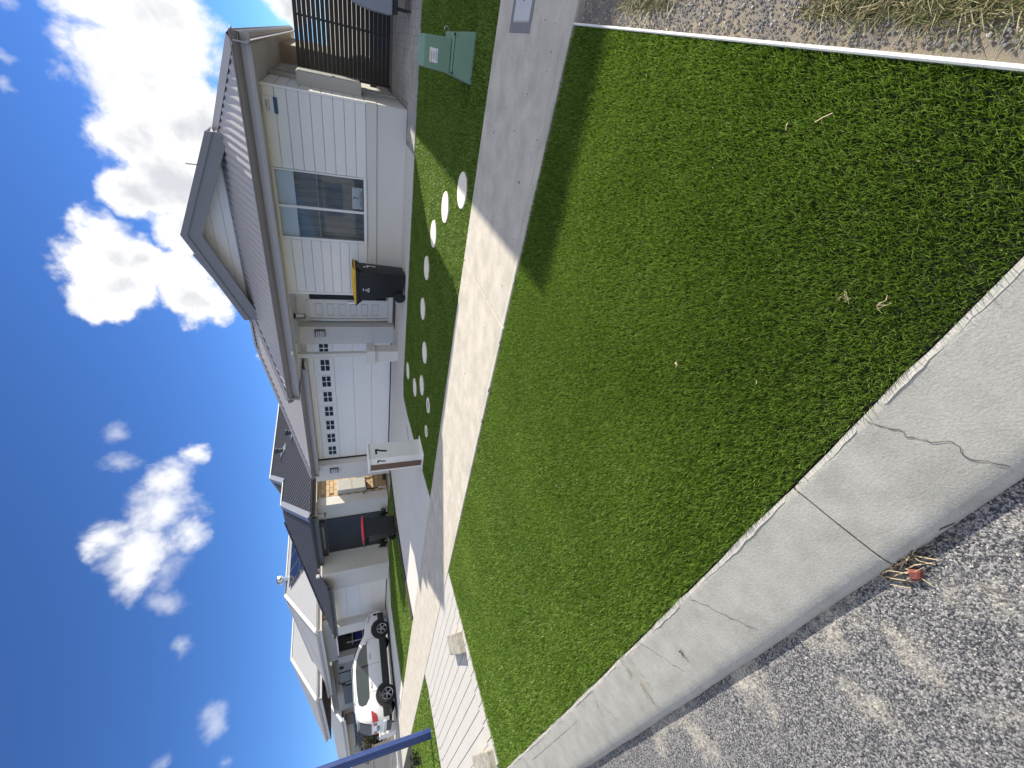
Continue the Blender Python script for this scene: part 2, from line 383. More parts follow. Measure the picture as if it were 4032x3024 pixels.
def ribbon(pts, w, z, jitter=0):     # flat polyline strip lying on the ground
    mb = MB(); L_, Rr = [], []
    for i, p in enumerate(pts):
        a = Vector(pts[max(i-1, 0)]); b = Vector(pts[min(i+1, len(pts)-1)]); d = (b-a); d.normalize(); s = Vector((-d.y, d.x, 0))
        ww = (w[i] if isinstance(w, (list, tuple)) else w)*(1+random.uniform(-jitter, jitter))
        zz = p[2] if len(p) > 2 else z
        L_.append((p[0]+s.x*ww/2, p[1]+s.y*ww/2, zz)); Rr.append((p[0]-s.x*ww/2, p[1]-s.y*ww/2, zz))
    return mb.grid([L_, Rr])

# ------------------------------------------------------------------ blades of grass as one mesh
def in_poly(x, y, poly):
    c = np.zeros(x.shape, bool); n = len(poly)
    for i in range(n):
        x0, y0 = poly[i]; x1, y1 = poly[(i+1) % n]
        c ^= ((y0 > y) != (y1 > y)) & (x < (x1-x0)*(y-y0)/(y1-y0+1e-12)+x0)
    return c
def blades(name, poly, dens, h, w, lean, m, z=0.0, patch=None, parent=None, flatness=1.0, holes=()):
    """dens(d) blades per square metre at distance d of the viewer's spot; each blade is a bent strip"""
    xs = [p[0] for p in poly]; ys = [p[1] for p in poly]
    X, Y = [], []
    cell = .5
    for cx in np.arange(min(xs), max(xs), cell):
        for cy in np.arange(min(ys), max(ys), cell):
            d = math.hypot(cx+cell/2, cy+cell/2); n = int(dens(d)*cell*cell)
            X.append(cx+rng.random(n)*cell); Y.append(cy+rng.random(n)*cell)
    X = np.concatenate(X); Y = np.concatenate(Y); k = in_poly(X, Y, poly)
    for (hx, hy, hr) in holes: k &= (X-hx)**2+(Y-hy)**2 > hr*hr
    X, Y = X[k], Y[k]
    if patch is not None: k = patch(X, Y); X, Y = X[k], Y[k]
    n = len(X); D = np.hypot(X, Y)
    H = h*(.65+.7*rng.random(n)); Wd = w(D)*(.7+.6*rng.random(n)); A = rng.random(n)*2*np.pi; B = rng.random(n)*2*np.pi
    Ln = lean*H*(.3+rng.random(n))
    dx, dy = np.cos(A)*Wd/2, np.sin(A)*Wd/2; lx, ly = np.cos(B)*Ln, np.sin(B)*Ln
    Zb = np.full(n, z)
    V = np.empty((n, 5, 3))
    V[:, 0] = np.stack([X-dx, Y-dy, Zb], 1); V[:, 1] = np.stack([X+dx, Y+dy, Zb], 1)
    V[:, 2] = np.stack([X+dx*.9+lx*.4, Y+dy*.9+ly*.4, Zb+H*.6*flatness], 1); V[:, 3] = np.stack([X-dx*.9+lx*.4, Y-dy*.9+ly*.4, Zb+H*.6*flatness], 1)
    V[:, 4] = np.stack([X+lx, Y+ly, Zb+H*flatness], 1)
    base = np.arange(n)[:, None]*5
    quads = (base+np.array([0, 1, 2, 3])); tris = (base+np.array([3, 2, 4]))
    me = bpy.data.meshes.new(name)
    me.vertices.add(n*5); me.vertices.foreach_set('co', V.reshape(-1))
    me.loops.add(n*7); me.polygons.add(n*2)
    lv = np.concatenate([quads, tris], 1).reshape(-1); me.loops.foreach_set('vertex_index', lv.astype(np.int32))
    st = (np.arange(n)[:, None]*7+np.array([0, 4])).reshape(-1); me.polygons.foreach_set('loop_start', st.astype(np.int32))
    me.update(calc_edges=True)
    at = me.attributes.new('tint', 'FLOAT', 'POINT'); at.data.foreach_set('value', np.repeat(np.clip(rng.normal(.5, .24, n), 0, 1), 5).astype(np.float32))
    me.materials.append(MATS[m]); o = bpy.data.objects.new(name, me); COL.objects.link(o)
    if parent: o.parent = parent
    return o

# ================================================================== GROUND
SK = 0.031                                   # the street runs 1.8 degrees off the line of the houses
def path_near(x): return 3.075-SK*x-.0*x
def path_far(x): return 4.635-SK*x
def kerb_back(x): return .475-.024*x+.0016*x*x if x > -14 else .475+.024*14+.0016*196-.069*(x+14)
def kerb_wid(x): return .30+.006*min(0, x)*-1 if x > -8 else .348
def kerb_front(x): return kerb_back(x)-kerb_wid(x)

struct('ground', MB().add([(-400, -400, -.16), (400, -400, -.16), (400, 400, -.16), (-400, 400, -.16)], [(0, 1, 2, 3)]), 'sand')
xs = [6, 4, 2, 1, .5, 0, -.5, -1, -1.5, -2, -3, -4, -5, -6, -8, -10, -12, -14, -20, -30, -45, -70]
mb = MB(); mb.grid([[(x, kerb_front(x)+.05, -.1) for x in xs], [(x, -9.0, -.06) for x in xs]])
struct('road', mb, 'asphalt')
struct('house_lots_soil', MB().add([(30, 4.2, -.03), (30, 60, -.03), (-120, 60, .0), (-120, 8.2, .0), (-30, 5.1, -.03)], [(0, 1, 2, 3, 4)]), 'sand')

# kerb: mountable concrete kerb, cast in lengths
kerb = thing('kerb', (0, .3, -.1), 'pale concrete mountable kerb between the grey road and the turf', 'kerb'); kerb['kind'] = 'structure'; del kerb['category']
PROF = [(0, -.13), (0, -.088), (.006, -.076), (.022, -.064), (.05, -.054), (.16, -.026), (.27, -.004), (.285, 0), (.297, -.003), (.30, -.012), (.30, -.13)]
def kerb_length(x0, x1):
    n = max(2, int(abs(x1-x0)/.12)); rows = []
    for i in range(n+1):
        x = x0+(x1-x0)*i/n; yb = kerb_back(x); w = kerb_wid(x)
        wob = .004*math.sin(x*9.1)+.003*math.sin(x*23.7)+(.006*math.sin(x*51) if random.random() < .25 else 0)
        rows.append([(x, yb-w+(p/.30)*w+(wob if p > .26 else wob*.35), z) for p, z in PROF])
    b = MB().grid(rows)
    k = len(PROF); b.f.append(tuple(range(k))); b.f.append(tuple(range(n*k, n*k+k))[::-1])
    return b.build('kerb_length', 'kerb_concrete', kerb, smooth=True)
cuts = [5.2, 2.1, -.93, -4.02, -7.1, -10.2, -13.3, -16.4, -22.6, -35, -70]
for a, b in zip(cuts[:-1], cuts[1:]): kerb_length(a-.004, b+.004)
def on_kerb(x, t):      # t 0 front .. 1 back
    w = kerb_wid(x); p = t*.30
    for (p0, z0), (p1, z1) in zip(PROF[:-2], PROF[1:-1]):
        if p0 <= p <= p1 and p1 > p0: z = z0+(z1-z0)*(p-p0)/(p1-p0); break
    else: z = 0
    return (x, kerb_front(x)+t*w, z+.0016)
def kerb_crack(pts, w):
    fine = []
    for (x0, t0), (x1, t1) in zip(pts[:-1], pts[1:]):
        for i in range(6):
            f = i/6; fine.append(on_kerb(x0+(x1-x0)*f+random.uniform(-.006, .006), t0+(t1-t0)*f))
    fine.append(on_kerb(*pts[-1])); ribbon(fine, w, 0, .6).build('crack', 'crack_dark', kerb)
kerb_crack([(-.60, .97), (-.575, .72), (-.57, .6), (-.53, .42), (-.54, .25), (-.51, .08)], .0022)
kerb_crack([(-1.72, .9), (-1.66, .7), (-1.60, .45), (-1.53, .18)], .0016)
kerb_crack([(-2.28, .96), (-2.16, .5), (-2.1, .3)], .0016)
kerb_crack([(-3.1, .95), (-3.05, .6), (-2.98, .3)], .0014)
b = MB().grid([[on_kerb(x, .72) for x in (-4.9, -4.6, -4.3, -4.0, -3.7, -3.55)], [on_kerb(x, .74) for x in (-4.9, -4.6, -4.3, -4.0, -3.7, -3.55)]]); b.build('crack', 'kerb_concrete', kerb)
for (xc, t0, t1, n) in ((-2.545, .60, .98, 26), (-2.51, .08, .50, 30), (-2.45, .35, .85, 14), (-3.12, .45, .75, 10)):
    for i in range(n):
        x = xc+random.gauss(0, .012); t = random.uniform(t0, t1); l = random.uniform(.02, .10); w = random.uniform(.001, .005)
        ribbon([on_kerb(x+random.gauss(0, .002), min(.99, max(.02, t+l*f))) for f in (0, .3, .6, 1)], [w*.3, w, w, w*.2], 0).build('stain', 'rust_stain', kerb)

# footpath slabs
fp = thing('footpath', (-1.9, 3.9, 0), 'pale grey concrete footpath in long slabs', 'footpath'); fp['kind'] = 'structure'; del fp['category']
joints = [4.3, 1.25, -1.9, -5.07, -8.1, -11.2, -14.3, -17.5, -20.7, -24, -27.3, -30.6, -34, -45, -60, -90]
for a, b in zip(joints[:-1], joints[1:]):
    a -= .006; b += .006
    pl = [(b, path_near(b)), (a, path_near(a)), (a, path_far(a)), (b, path_far(b))]
    MB().prism(pl, -.10, .012).build('slab', 'concrete', fp, bevel=.008)
# tooled margin lines of the two near slabs and chipped edge
for a, b in ((1.2, -1.86), (-1.94, -5.03), (-5.1, -8.0)):
    n = 14
    ribbon([(a+(b-a)*i/n, path_near(a+(b-a)*i/n)+.085+random.uniform(-.003, .003)) for i in range(n+1)], .003, .0135, .4).build('margin_line', 'kerb_concrete', fp)
for i in range(16):
    x = random.choice((-1.45, -1.55, -1.8, -1.95, -2.05, -2.7, -2.9, -3.1, -3.4, -3.6))+random.uniform(-.06, .06); r = random.uniform(.012, .04)
    pl = [(x+r*random.uniform(.6, 1.3)*math.cos(a), path_near(x)+.006+.5*r*random.uniform(.6, 1.2)*math.sin(a)) for a in np.linspace(0, 2*math.pi, 8)[:-1]]
    MB().prism(pl, .0, .0138).build('chip', 'kerb_concrete', fp)

# house 7: driveway, porch slab, paver strip
struct('driveway', MB().prism([(-12.15, path_far(-12.1)+.01), (-6.74, path_far(-6.74)+.01), (-7.11, 6.69), (-7.29, 7.9), (-7.31, 8.55), (-6.9, 8.72), (-5.2, 8.76), (-5.2, 9.94), (-5.4, 11.2), (-13.25, 11.2), (-12.5, 10.5), (-12.75, 8.9), (-12.6, 6.9)], -.1, .008), 'drive_concrete')
struct('house_apron', MB().prism([(-5.195, 8.76), (-1.62, 8.79), (-1.62, 9.94), (-5.195, 9.94)], -.1, .006), 'drive_concrete')

# brick pavers at the side gate
pv = thing('paving', (-.2, 9.6, 0), 'grey brick paving in front of the black side gate', 'paving'); pv['kind'] = 'structure'; del pv['category']
MB().prism([(-1.62, 8.79), (1.2, 8.83), (1.7, 22), (-1.03, 22), (-1.03, 9.94), (-1.62, 9.94)], -.1, -.004).build('bed', 'paver_bed', pv)
pm = MB().box(-.114, .114, -.056, .056, -.05, .010).mesh('paver', 'paver', bevel=.004)
for r in range(34):
    y = 8.86+r*.1165
    if y > 12.7: break
    x0 = -1.5 if y < 9.9 else -.9
    k = 0; x = x0+(.1165 if r % 2 else 0)
    while x < .95 and k < 14:
        place('paver', pm, pv, (x+.0+random.uniform(-.002, .002), y, random.uniform(-.003, .003)), random.uniform(-.012, .012)); x += .233; k += 1

# verge on the right: gravel and dry grass
struct('verge', MB().prism([(.21, kerb_back(.2)+.01), (3.5, kerb_back(3.5)+.01), (3.5, path_near(3.5)-.01), (.285, path_near(.28)-.01)], -.1, -.012), 'gravel_bed')
e = MB().hexa([(.205, kerb_back(.2)+.015, -.08), (.217, kerb_back(.23)+.015, -.08), (.297, 3.045, -.08), (.285, 3.045, -.08)],
              [(.205, kerb_back(.2)+.015, .016), (.217, kerb_back(.23)+.015, .016), (.297, 3.045, .016), (.285, 3.045, .016)])
tag(e.build('edging_board', 'white_edging', bevel=.004), 'thin white edging board between the turf and the gravel verge', 'edging')
def stones(name, n, fx, fy, r0, r1, m, z=0):
    ico = bmesh.new(); bmesh.ops.create_icosphere(ico, subdivisions=1, radius=1); vv = np.array([v.co[:] for v in ico.verts]); ff = [[v.index for v in f.verts] for f in ico.faces]; ico.free()
    mb = MB()
    for i in range(n):
        x, y = fx(), fy(); r = random.uniform(r0, r1); s = np.array([random.uniform(.7, 1.2), random.uniform(.7, 1.2), random.uniform(.45, .8)])
        a = random.uniform(0, 6.28); c, q = math.cos(a), math.sin(a); p = vv*(1+rng.normal(0, .14, (len(vv), 1)))*s*r; p = np.stack([p[:, 0]*c-p[:, 1]*q+x, p[:, 0]*q+p[:, 1]*c+y, p[:, 2]+z], 1)
        mb.add(p.tolist(), ff)
    return tag(mb.build(name, m), kind='stuff')
mat('gravel_stone', (.19, .19, .195), .85, .35, 70, .2, 300)
mat('gravel_stone_pale', (.50, .47, .42), .85, .3, 70, .2, 300)
tag(stones('gravel', 7000, lambda: .245+abs(random.gauss(0, .20)), lambda: random.uniform(.5, 3.0), .0018, .0048, 'gravel_stone', -.008), 'dark grey gravel along the white edging board', 'gravel')
tag(stones('pale_gravel', 1600, lambda: .27+random.uniform(0, .7), lambda: random.uniform(.5, 3.0), .002, .006, 'gravel_stone_pale', -.008), 'scattered pale pebbles and sand crumbs on the verge', 'gravel')
tag(stones('road_grit', 1500, lambda: random.uniform(-4.2, .4), lambda: random.uniform(-.6, .3), 0.0015, .0035, 'gravel_stone_pale', -.098), 'loose pale grit on the asphalt beside the kerb', 'grit')

# the near turf
NEAR = [(.21, kerb_back(.2)+.003), (.285, 3.05), (-1.6, path_near(-1.6)-.014), (-3.4, path_near(-3.4)-.014), (-6.56, path_near(-6.56)-.012), (-6.36, 1.9), (-6.19, kerb_back(-6.2)+.012)]
NEAR += [(x, kerb_back(x)+.003+.003*math.sin(x*7)) for x in np.arange(-5.9, .15, .3)]
struct('nature_strip', MB().prism(NEAR[::-1], -.1, -.012), 'turf_base')
dn = lambda d: 60000 if d < 1.8 else 46000 if d < 2.8 else 30000 if d < 4 else 15000
tag(blades('turf', NEAR, dn, .026, lambda D: .0014+.00088*D, .50, 'turf_blade', -.014), 'bright green artificial turf between the footpath and the kerb', 'turf', kind='stuff')
FAR = [(.6, path_far(.6)+.02), (.6, 8.80), (-6.87, 8.70), (-7.28, 8.56), (-7.27, 7.85), (-7.09, 6.69), (-6.73, path_far(-6.73)+.02)]
struct('front_lawn', MB().prism(FAR, -.1, -.02), 'turf_base')
STEPS = [(-1.24, 5.16), (-1.67, 5.93), (-2.26, 6.54), (-2.97, 6.87), (-3.79, 6.92), (-4.45, 6.45), (-5.23, 6.45), (-5.83, 7.13), (-6.11, 8.11)]
LIDS = [(-5.17, 5.78, .155), (-5.78, 5.72, .125)]
HOLES = [(x, y, .208) for x, y in STEPS]+LIDS
tag(blades('lawn_turf', FAR, lambda d: 10500 if d < 7 else 7500, .030, lambda D: .0030+.00075*D, 1.0, 'turf_blade', -.022, holes=HOLES), 'green artificial turf of the front garden with stepping stones', 'turf', kind='stuff')
LAWN2 = [(-12.28, path_far(-12.2)+.02), (-12.75, 6.9), (-12.9, 8.9), (-12.65, 10.4), (-14.9, 10.95), (-18.15, 10.0), (-19.75, 8.9), (-18.5, path_far(-18.5)+.02)]
struct('neighbour_lawn', MB().prism(LAWN2[::-1], -.1, -.02), 'turf_base')
tag(blades('neighbour_turf', LAWN2, lambda d: 1300, .03, lambda D: .02, .8, 'turf_blade', -.022), 'sunlit turf in front of the house with the dark roof', 'turf', kind='stuff')
LEFT = [(-11.28, kerb_back(-11.2)+.02), (-11.46, path_near(-11.46)-.015), (-17.3, path_near(-17.3)-.015), (-17.3, kerb_back(-17.3)+.02)]
struct('left_nature_strip', MB().prism(LEFT[::-1], -.1, -.012), 'turf_base')
tag(blades('left_turf', LEFT, lambda d: 1900, .03, lambda D: .017, .8, 'turf_blade', -.014), 'sunlit turf strip around the foot of the blue pole', 'turf', kind='stuff')
dryp = [(.285, .5), (.36, 3.02), (1.2, 3.0), (1.2, .45)]
def patchy(X, Y):
    v = np.sin(X*7+Y*5.1)+np.sin(Y*3.3-X*4+1.2)+rng.normal(0, .5, X.shape)
    clump = np.exp(-((Y-1.12)/.36)**2)*3.6+np.exp(-((Y-.55)/.2)**2)*.8+np.exp(-((Y-2.6)/.3)**2)*(X-.35)*2.5
    return (v+clump+(X-.45)*2.0 > 1.35)
tag(blades('dry_grass', dryp, lambda d: 34000, .034, lambda D: .0030+0*D, 2.0, 'dry_blade', -.010, patchy, flatness=.65), 'straw coloured and green weeds on the gravel verge', 'weeds', kind='stuff')

# crossover with saw-cut bands
cx = thing('crossover', (-8.8, 2, 0), 'white concrete driveway crossover with long saw-cut grooves', 'driveway'); cx['kind'] = 'structure'; del cx['category']
def cxr(y): return -6.16-.165*(y-.7)
def cxl(y): return -11.20-.12*(y-1.6)
ya, yb_ = kerb_back(-8.5)-.33, path_near(-9)
MB().prism([(cxl(.75), kerb_front(-11.2)+.12), (cxr(.75)+.02, kerb_front(-6.2)+.42), (cxr(3.2), path_near(-6.6)-.012), (cxl(3.4), path_near(-11.4)-.012)], -.12, -.004).build('bed', 'groove_dark', cx)
def strip_poly(y0, y1, xl0, xr0):
    return [(xl0(y0), y0+.02), (xr0(y0), y0), (xr0(y1), y1), (xl0(y1), y1+.02)]
ys = [.80]+[1.02+.185*i for i in range(12)]
g = .007
sk = lambda x: -.033*(x+6.5)
def sp(xa, xb, y0, y1):
    return [(xb, y0+sk(xb)+g), (xa, y0+sk(xa)+g), (xa, y1+sk(xa)-g), (xb, y1+sk(xb)-g)]
yl = [.74]+[1.0+.186*i for i in range(12)]
for i, (y0, y1) in enumerate(zip(yl[:-1], yl[1:])):
    top = min(y1, path_near(-6.6)-.03)
    if y0 > 2.95: continue
    MB().prism(sp(cxr(y0)-.30-g, cxl(y0)+.30+g, y0, y1), -.1, .006).build('panel', 'cross_concrete', cx)
for i, (y0, y1) in enumerate(zip(yl[:-1], yl[1:])):
    if y0 > 2.95: continue
    MB().prism(sp(cxr(y0), cxr(y0)-.30+.004, y0+.03, y1+.03), -.1, .006).build('border_panel', 'cross_concrete', cx)
    MB().prism(sp(cxl(y0)+.30-.004, cxl(y0), y0+.04, y1+.04), -.1, .006).build('border_panel', 'cross_concrete', cx)
ye = [y for y in yl if y <= 2.95][-1]+.186
MB().prism([(-11.44, ye+sk(-11.44)+.004), (-6.56, ye+sk(-6.56)+.004), (-6.60, path_near(-6.6)-.006), (-11.47, path_near(-11.47)-.006)], -.1, .0055).build('panel', 'cross_concrete', cx)
# apron of the crossover down to the road
MB().grid([[(x, kerb_back(x)+.30, .004) for x in (-6.25, -7.5, -9, -11.1)], [(x, kerb_front(x)+.02, -.085) for x in (-6.25, -7.5, -9, -11.1)]]).build('apron', 'cross_concrete', cx)

# neighbour's driveway, far pavings
struct('neighbour_driveway', MB().prism([(-24.6, path_far(-24.6)+.02), (-18.5, path_far(-18.5)+.02), (-19.75, 8.9), (-19.2, 10.4), (-24.4, 10.4)], -.1, .02), 'drive_concrete')
struct('far_paving', MB().prism([(-60, path_far(-60)+.05), (-24.65, path_far(-24.6)+.05), (-24.6, 11.5), (-60, 13.0)], -.1, .03), 'cream_wall')
struct('far_lawn', MB().prism([(-17.35, kerb_back(-17.3)+.02), (-17.35, path_near(-17.3)-.02), (-60, path_near(-60)-.05), (-60, kerb_back(-60)+.1)], -.1, -.005), 'turf_base')
ed = MB()
em = [(-12.22, path_far(-12.2)+.02), (-12.52, 6), (-12.72, 6.9), (-12.88, 8.9), (-12.62, 10.5)]
for (a, b), (c, d_) in zip(em[:-1], em[1:]): ed.hexa([(a-.11, b, -.05), (a+.11, b, -.05), (c+.11, d_, -.05), (c-.11, d_, -.05)], [(a-.11, b, .045), (a+.11, b, .035), (c+.11, d_, .035), (c-.11, d_, .045)])
struct('mulch_edging', ed, 'mulch')

# ================================================================== HOUSE NUMBER 7
PIT = .466
H7 = thing('house', (-6, 11, 0), 'white weatherboard house number 7 with grey corrugated roof and wide garage door', 'house')
def h7(name, b, m, parent=H7, bevel=0.0): return box(name, b, m, parent, bevel)
# --- walls
wall = h7('wall', (-5.06, -1.06, 9.97, 10.2, .0, .82), 'render')
h7('wall', (-5.06, -3.80, 9.97, 10.2, .823, 2.56), 'render'); h7('wall', (-2.39, -1.06, 9.97, 10.2, .823, 2.56), 'render')
h7('plinth', (-5.07, -1.045, 9.945, 9.969, 0, .57), 'render', bevel=.004)
h7('band', (-5.075, -1.035, 9.925, 9.968, .578, .775), 'render', bevel=.006)
clad = h7('cladding_frame', (-5.06, -1.06, 9.955, 9.967, 2.535, 2.555), 'board_white')
nb = 9; z0, z1 = .782, 2.535
def board_z(i): return z0+(z1-z0)*i/nb, z0+(z1-z0)*(i+1)/nb
def board_row(xa, xb, skip=None):
    for i in range(nb):
        a, b = board_z(i)
        MB().box(xa, xb, 9.938, 9.966, a+.004, b-.004).build('weatherboard', 'board_white', clad, bevel=.006)
board_row(-5.05, -3.802); board_row(-2.388, -1.066)
h7('corner_trim', (-1.064, -1.024, 9.928, 9.966, .782, 2.555), 'white_paint', clad, .003)
h7('corner_trim', (-5.10, -5.052, 9.928, 9.99, .782, 2.555), 'white_paint', clad, .003)
# side wall of the front room and what hangs on it
side = h7('wall', (-1.30, -1.048, 10.21, 15.0, 0, 2.56), 'render')
for i in range(nb):
    a, b = board_z(i); MB().box(-1.046, -1.026, 9.97, 11.55, a+.004, b-.004).build('weatherboard', 'board_white', side, bevel=.006)
h7('plinth', (-1.047, -1.03, 9.95, 12.6, 0, .57), 'render', side, .003); h7('band', (-1.047, -1.022, 9.95, 12.6, .578, .775), 'render', side, .004)
h7('downpipe', (-1.03, -.96, 11.56, 11.63, .06, 2.56), 'fascia_grey', side, .01)
bk = MB().box(-.145, .145, -.004, .012, -.04, .04).mesh('brick', 'tan_brick', bevel=.004)
for r in range(9):
    for c in range(4):
        place('brick', bk, side, (-1.034, 11.85+c*.30+(.15 if r % 2 else 0), 1.85+r*.086), math.pi/2)
# rear wing steps out behind the gate
wing = h7('rear_wing_wall', (-1.047, -.62, 15.0, 20, 0, 2.56), 'tan_brick')
wm = MB().box(-.145, .145, -.012, .004, -.04, .04).mesh('brick', 'tan_brick', bevel=.004)
for r in range(10):
    place('brick', wm, wing, (-.82, 15.0, 1.75+r*.086))
# --- electricity meter box on the side wall
mbx = h7('meter_box', (-1.026, -.80, 10.64, 11.25, .82, 1.99), 'meter_grey', bevel=.008)
h7('door', (-.799, -.788, 10.66, 11.23, .84, 1.97), 'meter_grey', mbx, .003); h7('latch', (-.789, -.78, 10.70, 10.73, 1.3, 1.36), 'black_metal', mbx)
def glyph(name, strokes, w, org, ux, uy, depth, m, parent, thick=.004):
    """strokes: polylines in glyph units, placed on a plane with axes ux, uy; real raised lettering"""
    org = Vector(org); ux = Vector(ux); uy = Vector(uy); n = ux.cross(uy).normalized(); mb = MB()
    for st in strokes:
        P = [Vector((a, b)) for a, b in st]; Lf, Rt = [], []
        for i, p in enumerate(P):
            d = (P[min(i+1, len(P)-1)]-P[max(i-1, 0)]).normalized(); s = Vector((-d.y, d.x))
            if 0 < i < len(P)-1:
                d0 = (P[i]-P[i-1]).normalized(); d1 = (P[i+1]-P[i]).normalized(); k = 1/max(.5, math.cos(d0.angle(d1)/2)); s = s*k
            Lf.append(p+s*w/2); Rt.append(p-s*w/2)
        f = lambda q, k: org+ux*q.x+uy*q.y+n*k
        for i in range(len(P)-1):
            mb.hexa([f(Lf[i], 0), f(Rt[i], 0), f(Rt[i+1], 0), f(Lf[i+1], 0)], [f(Lf[i], thick), f(Rt[i], thick), f(Rt[i+1], thick), f(Lf[i+1], thick)])
    return mb.build(name, m, parent)
SEVEN = [[(0, 1), (.62, 1)], [(.58, .97), (.42, .62), (.33, .3), (.30, 0)]]
GL = {'D': [[(0, 0), (0, 1), (.35, 1), (.55, .75), (.55, .25), (.35, 0), (0, 0)]], 'A': [[(0, 0), (.3, 1), (.6, 0)], [(.12, .35), (.48, .35)]],
      'N': [[(0, 0), (0, 1), (.55, 0), (.55, 1)]], 'G': [[(.55, .8), (.4, 1), (.12, 1), (0, .75), (0, .25), (.12, 0), (.45, 0), (.55, .2), (.55, .5), (.3, .5)]],
      'E': [[(.5, 1), (0, 1), (0, 0), (.5, 0)], [(0, .52), (.4, .52)]], 'R': [[(0, 0), (0, 1), (.42, 1), (.55, .78), (.42, .52), (0, .52)], [(.25, .52), (.55, 0)]]}
def word(txt, h, org, ux, uy, m, parent, w=.16, gap=.28, name='lettering'):
    x = 0; st = []
    for ch in txt:
        st += [[(a+x, b) for a, b in s] for s in GL[ch]]; x += .6+gap
    st = [[(a*h, b*h) for a, b in s] for s in st]
    return glyph(name, st, w*h, org, ux, uy, 0, m, parent, .0015)
glyph('letter', [[(a*.07, b*.07) for a, b in s] for s in GL['E']], .012, (-.787, 10.78, 1.55), (0, 1, 0), (0, 0, 1), 0, 'white_print', mbx, .002)
for dy, r in ((11.3, .018), (11.36, .014)): MB().cyl((-.99, dy, .05), (-.99, dy, .85), r, n=8).build('conduit', 'meter_grey', side, smooth=True)
# --- front window
WX0, WX1, WZ0, WZ1 = -3.795, -2.395, .795, 2.535
win = h7('window', (WX0, WX1, 9.93, 9.985, WZ0, WZ0+.045), 'white_frame', bevel=.004)
h7('frame', (WX0, WX0+.05, 9.93, 9.985, WZ0+.046, WZ1), 'white_frame', win, .004); h7('frame', (WX1-.03, WX1, 9.93, 9.985, WZ0+.046, WZ1), 'white_frame', win, .004)
h7('frame', (WX0+.051, WX1-.031, 9.93, 9.985, WZ1-.04, WZ1), 'white_frame', win, .004); h7('mullion', (-3.135, -3.085, 9.932, 9.984, WZ0+.046, WZ1-.041), 'white_frame', win, .004)
h7('sill', (WX0-.02, WX1+.02, 9.90, 9.929, WZ0-.012, WZ0+.03), 'white_frame', win, .004)
h7('pane', (WX0+.051, -3.136, 9.958, 9.963, WZ0+.047, WZ1-.042), 'window_glass', win); h7('pane', (-3.084, WX1-.032, 9.946, 9.951, WZ0+.047, WZ1-.042), 'window_glass', win)
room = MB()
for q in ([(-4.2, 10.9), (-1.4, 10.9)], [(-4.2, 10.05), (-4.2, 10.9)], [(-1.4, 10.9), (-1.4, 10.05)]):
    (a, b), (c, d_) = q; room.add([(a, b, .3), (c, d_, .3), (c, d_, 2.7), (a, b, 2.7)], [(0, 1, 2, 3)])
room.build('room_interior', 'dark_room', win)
h7('blind', (WX0+.03, WX1-.01, 10.03, 10.04, 2.17, 2.55), 'blind', win)
cu = []
for k in range(161):
    x = WX0-.03+(WX1-WX0+.06)*k/160; cu.append((x, 10.16+.05*abs(math.sin(k*.19))**.7+.012*math.sin(k*.47+1)))
MB().grid([[(x, y, .7) for x, y in cu], [(x, y, 2.6) for x, y in cu]]).build('curtain', 'curtain', win, smooth=True)
h7('pane_strip', (WX0+.05, WX1-.03, 9.975, 9.983, 1.74, 1.755), 'meter_grey', win)  # thin grey strip across both panes at mid height
card = h7('number_card', (-3.04, -2.60, 9.9525, 9.955, .87, 1.075), 'white_print', win)
glyph('number', [[(a*.10, b*.10) for a, b in s] for s in SEVEN], .014, (-2.85, 9.9515, .945), (1, 0, 0), (0, 0, 1), 0, 'black_print', win, .001)
h7('print_line', (-3.01, -2.63, 9.951, 9.952, .915, .921), 'grey_print', win); h7('print_line', (-2.98, -2.66, 9.951, 9.952, .885, .902), 'grey_print', win)
# --- builder's plaque by the corner
pq = h7('plaque', (-1.47, -1.22, 9.918, 9.936, 2.33, 2.545), 'white_print', bevel=.003)
h7('stripe', (-1.475, -1.215, 9.912, 9.917, 2.30, 2.365), 'blue_print', pq)
glyph('emblem', [[(.022*math.cos(a), .022*math.sin(a)) for a in np.linspace(0, 6.28, 11)]], .008, (-1.42, 9.917, 2.47), (1, 0, 0), (0, 0, 1), 0, 'grey_print', pq, .001)
h7('print_line', (-1.39, -1.28, 9.916, 9.9175, 2.475, 2.495), 'grey_print', pq); h7('print_line', (-1.39, -1.27, 9.916, 9.9175, 2.455, 2.465), 'grey_print', pq); h7('print_line', (-1.44, -1.27, 9.916, 9.9175, 2.43, 2.44), 'grey_print', pq)
# --- porch: back wall, front door, sidelight, pier
pw = h7('porch_wall', (-5.75, -5.06, 11.32, 11.5, 0, 2.6), 'white_paint')
h7('wall', (-5.10, -5.02, 10.2, 11.32, 0, 2.56), 'board_white', pw)
h7('wall', (-7.25, -6.68, 11.05, 11.4, 0, 2.56), 'render', pw); h7('band', (-7.26, -6.672, 11.03, 11.049, .58, .84), 'render', pw, .004)
h7('wall', (-6.68, -5.75, 11.38, 11.5, 2.30, 2.6), 'white_paint', pw); h7('wall', (-6.68, -5.75, 11.42, 11.5, 0, 2.299), 'white_paint', pw); h7('lintel', (-5.985, -5.745, 11.32, 11.379, 2.205, 2.5), 'white_paint', pw)
sl = h7('sidelight', (-5.97, -5.76, 11.335, 11.36, .2, 2.2), 'dim_glass', bevel=.002)
for b in ((-5.985, -5.965), (-5.765, -5.745)): h7('frame', (b[0], b[1], 11.31, 11.36, .12, 2.26), 'white_frame', sl)
door = h7('front_door', (-6.55, -5.99, 11.33, 11.37, .14, 2.24), 'white_paint', bevel=.003)
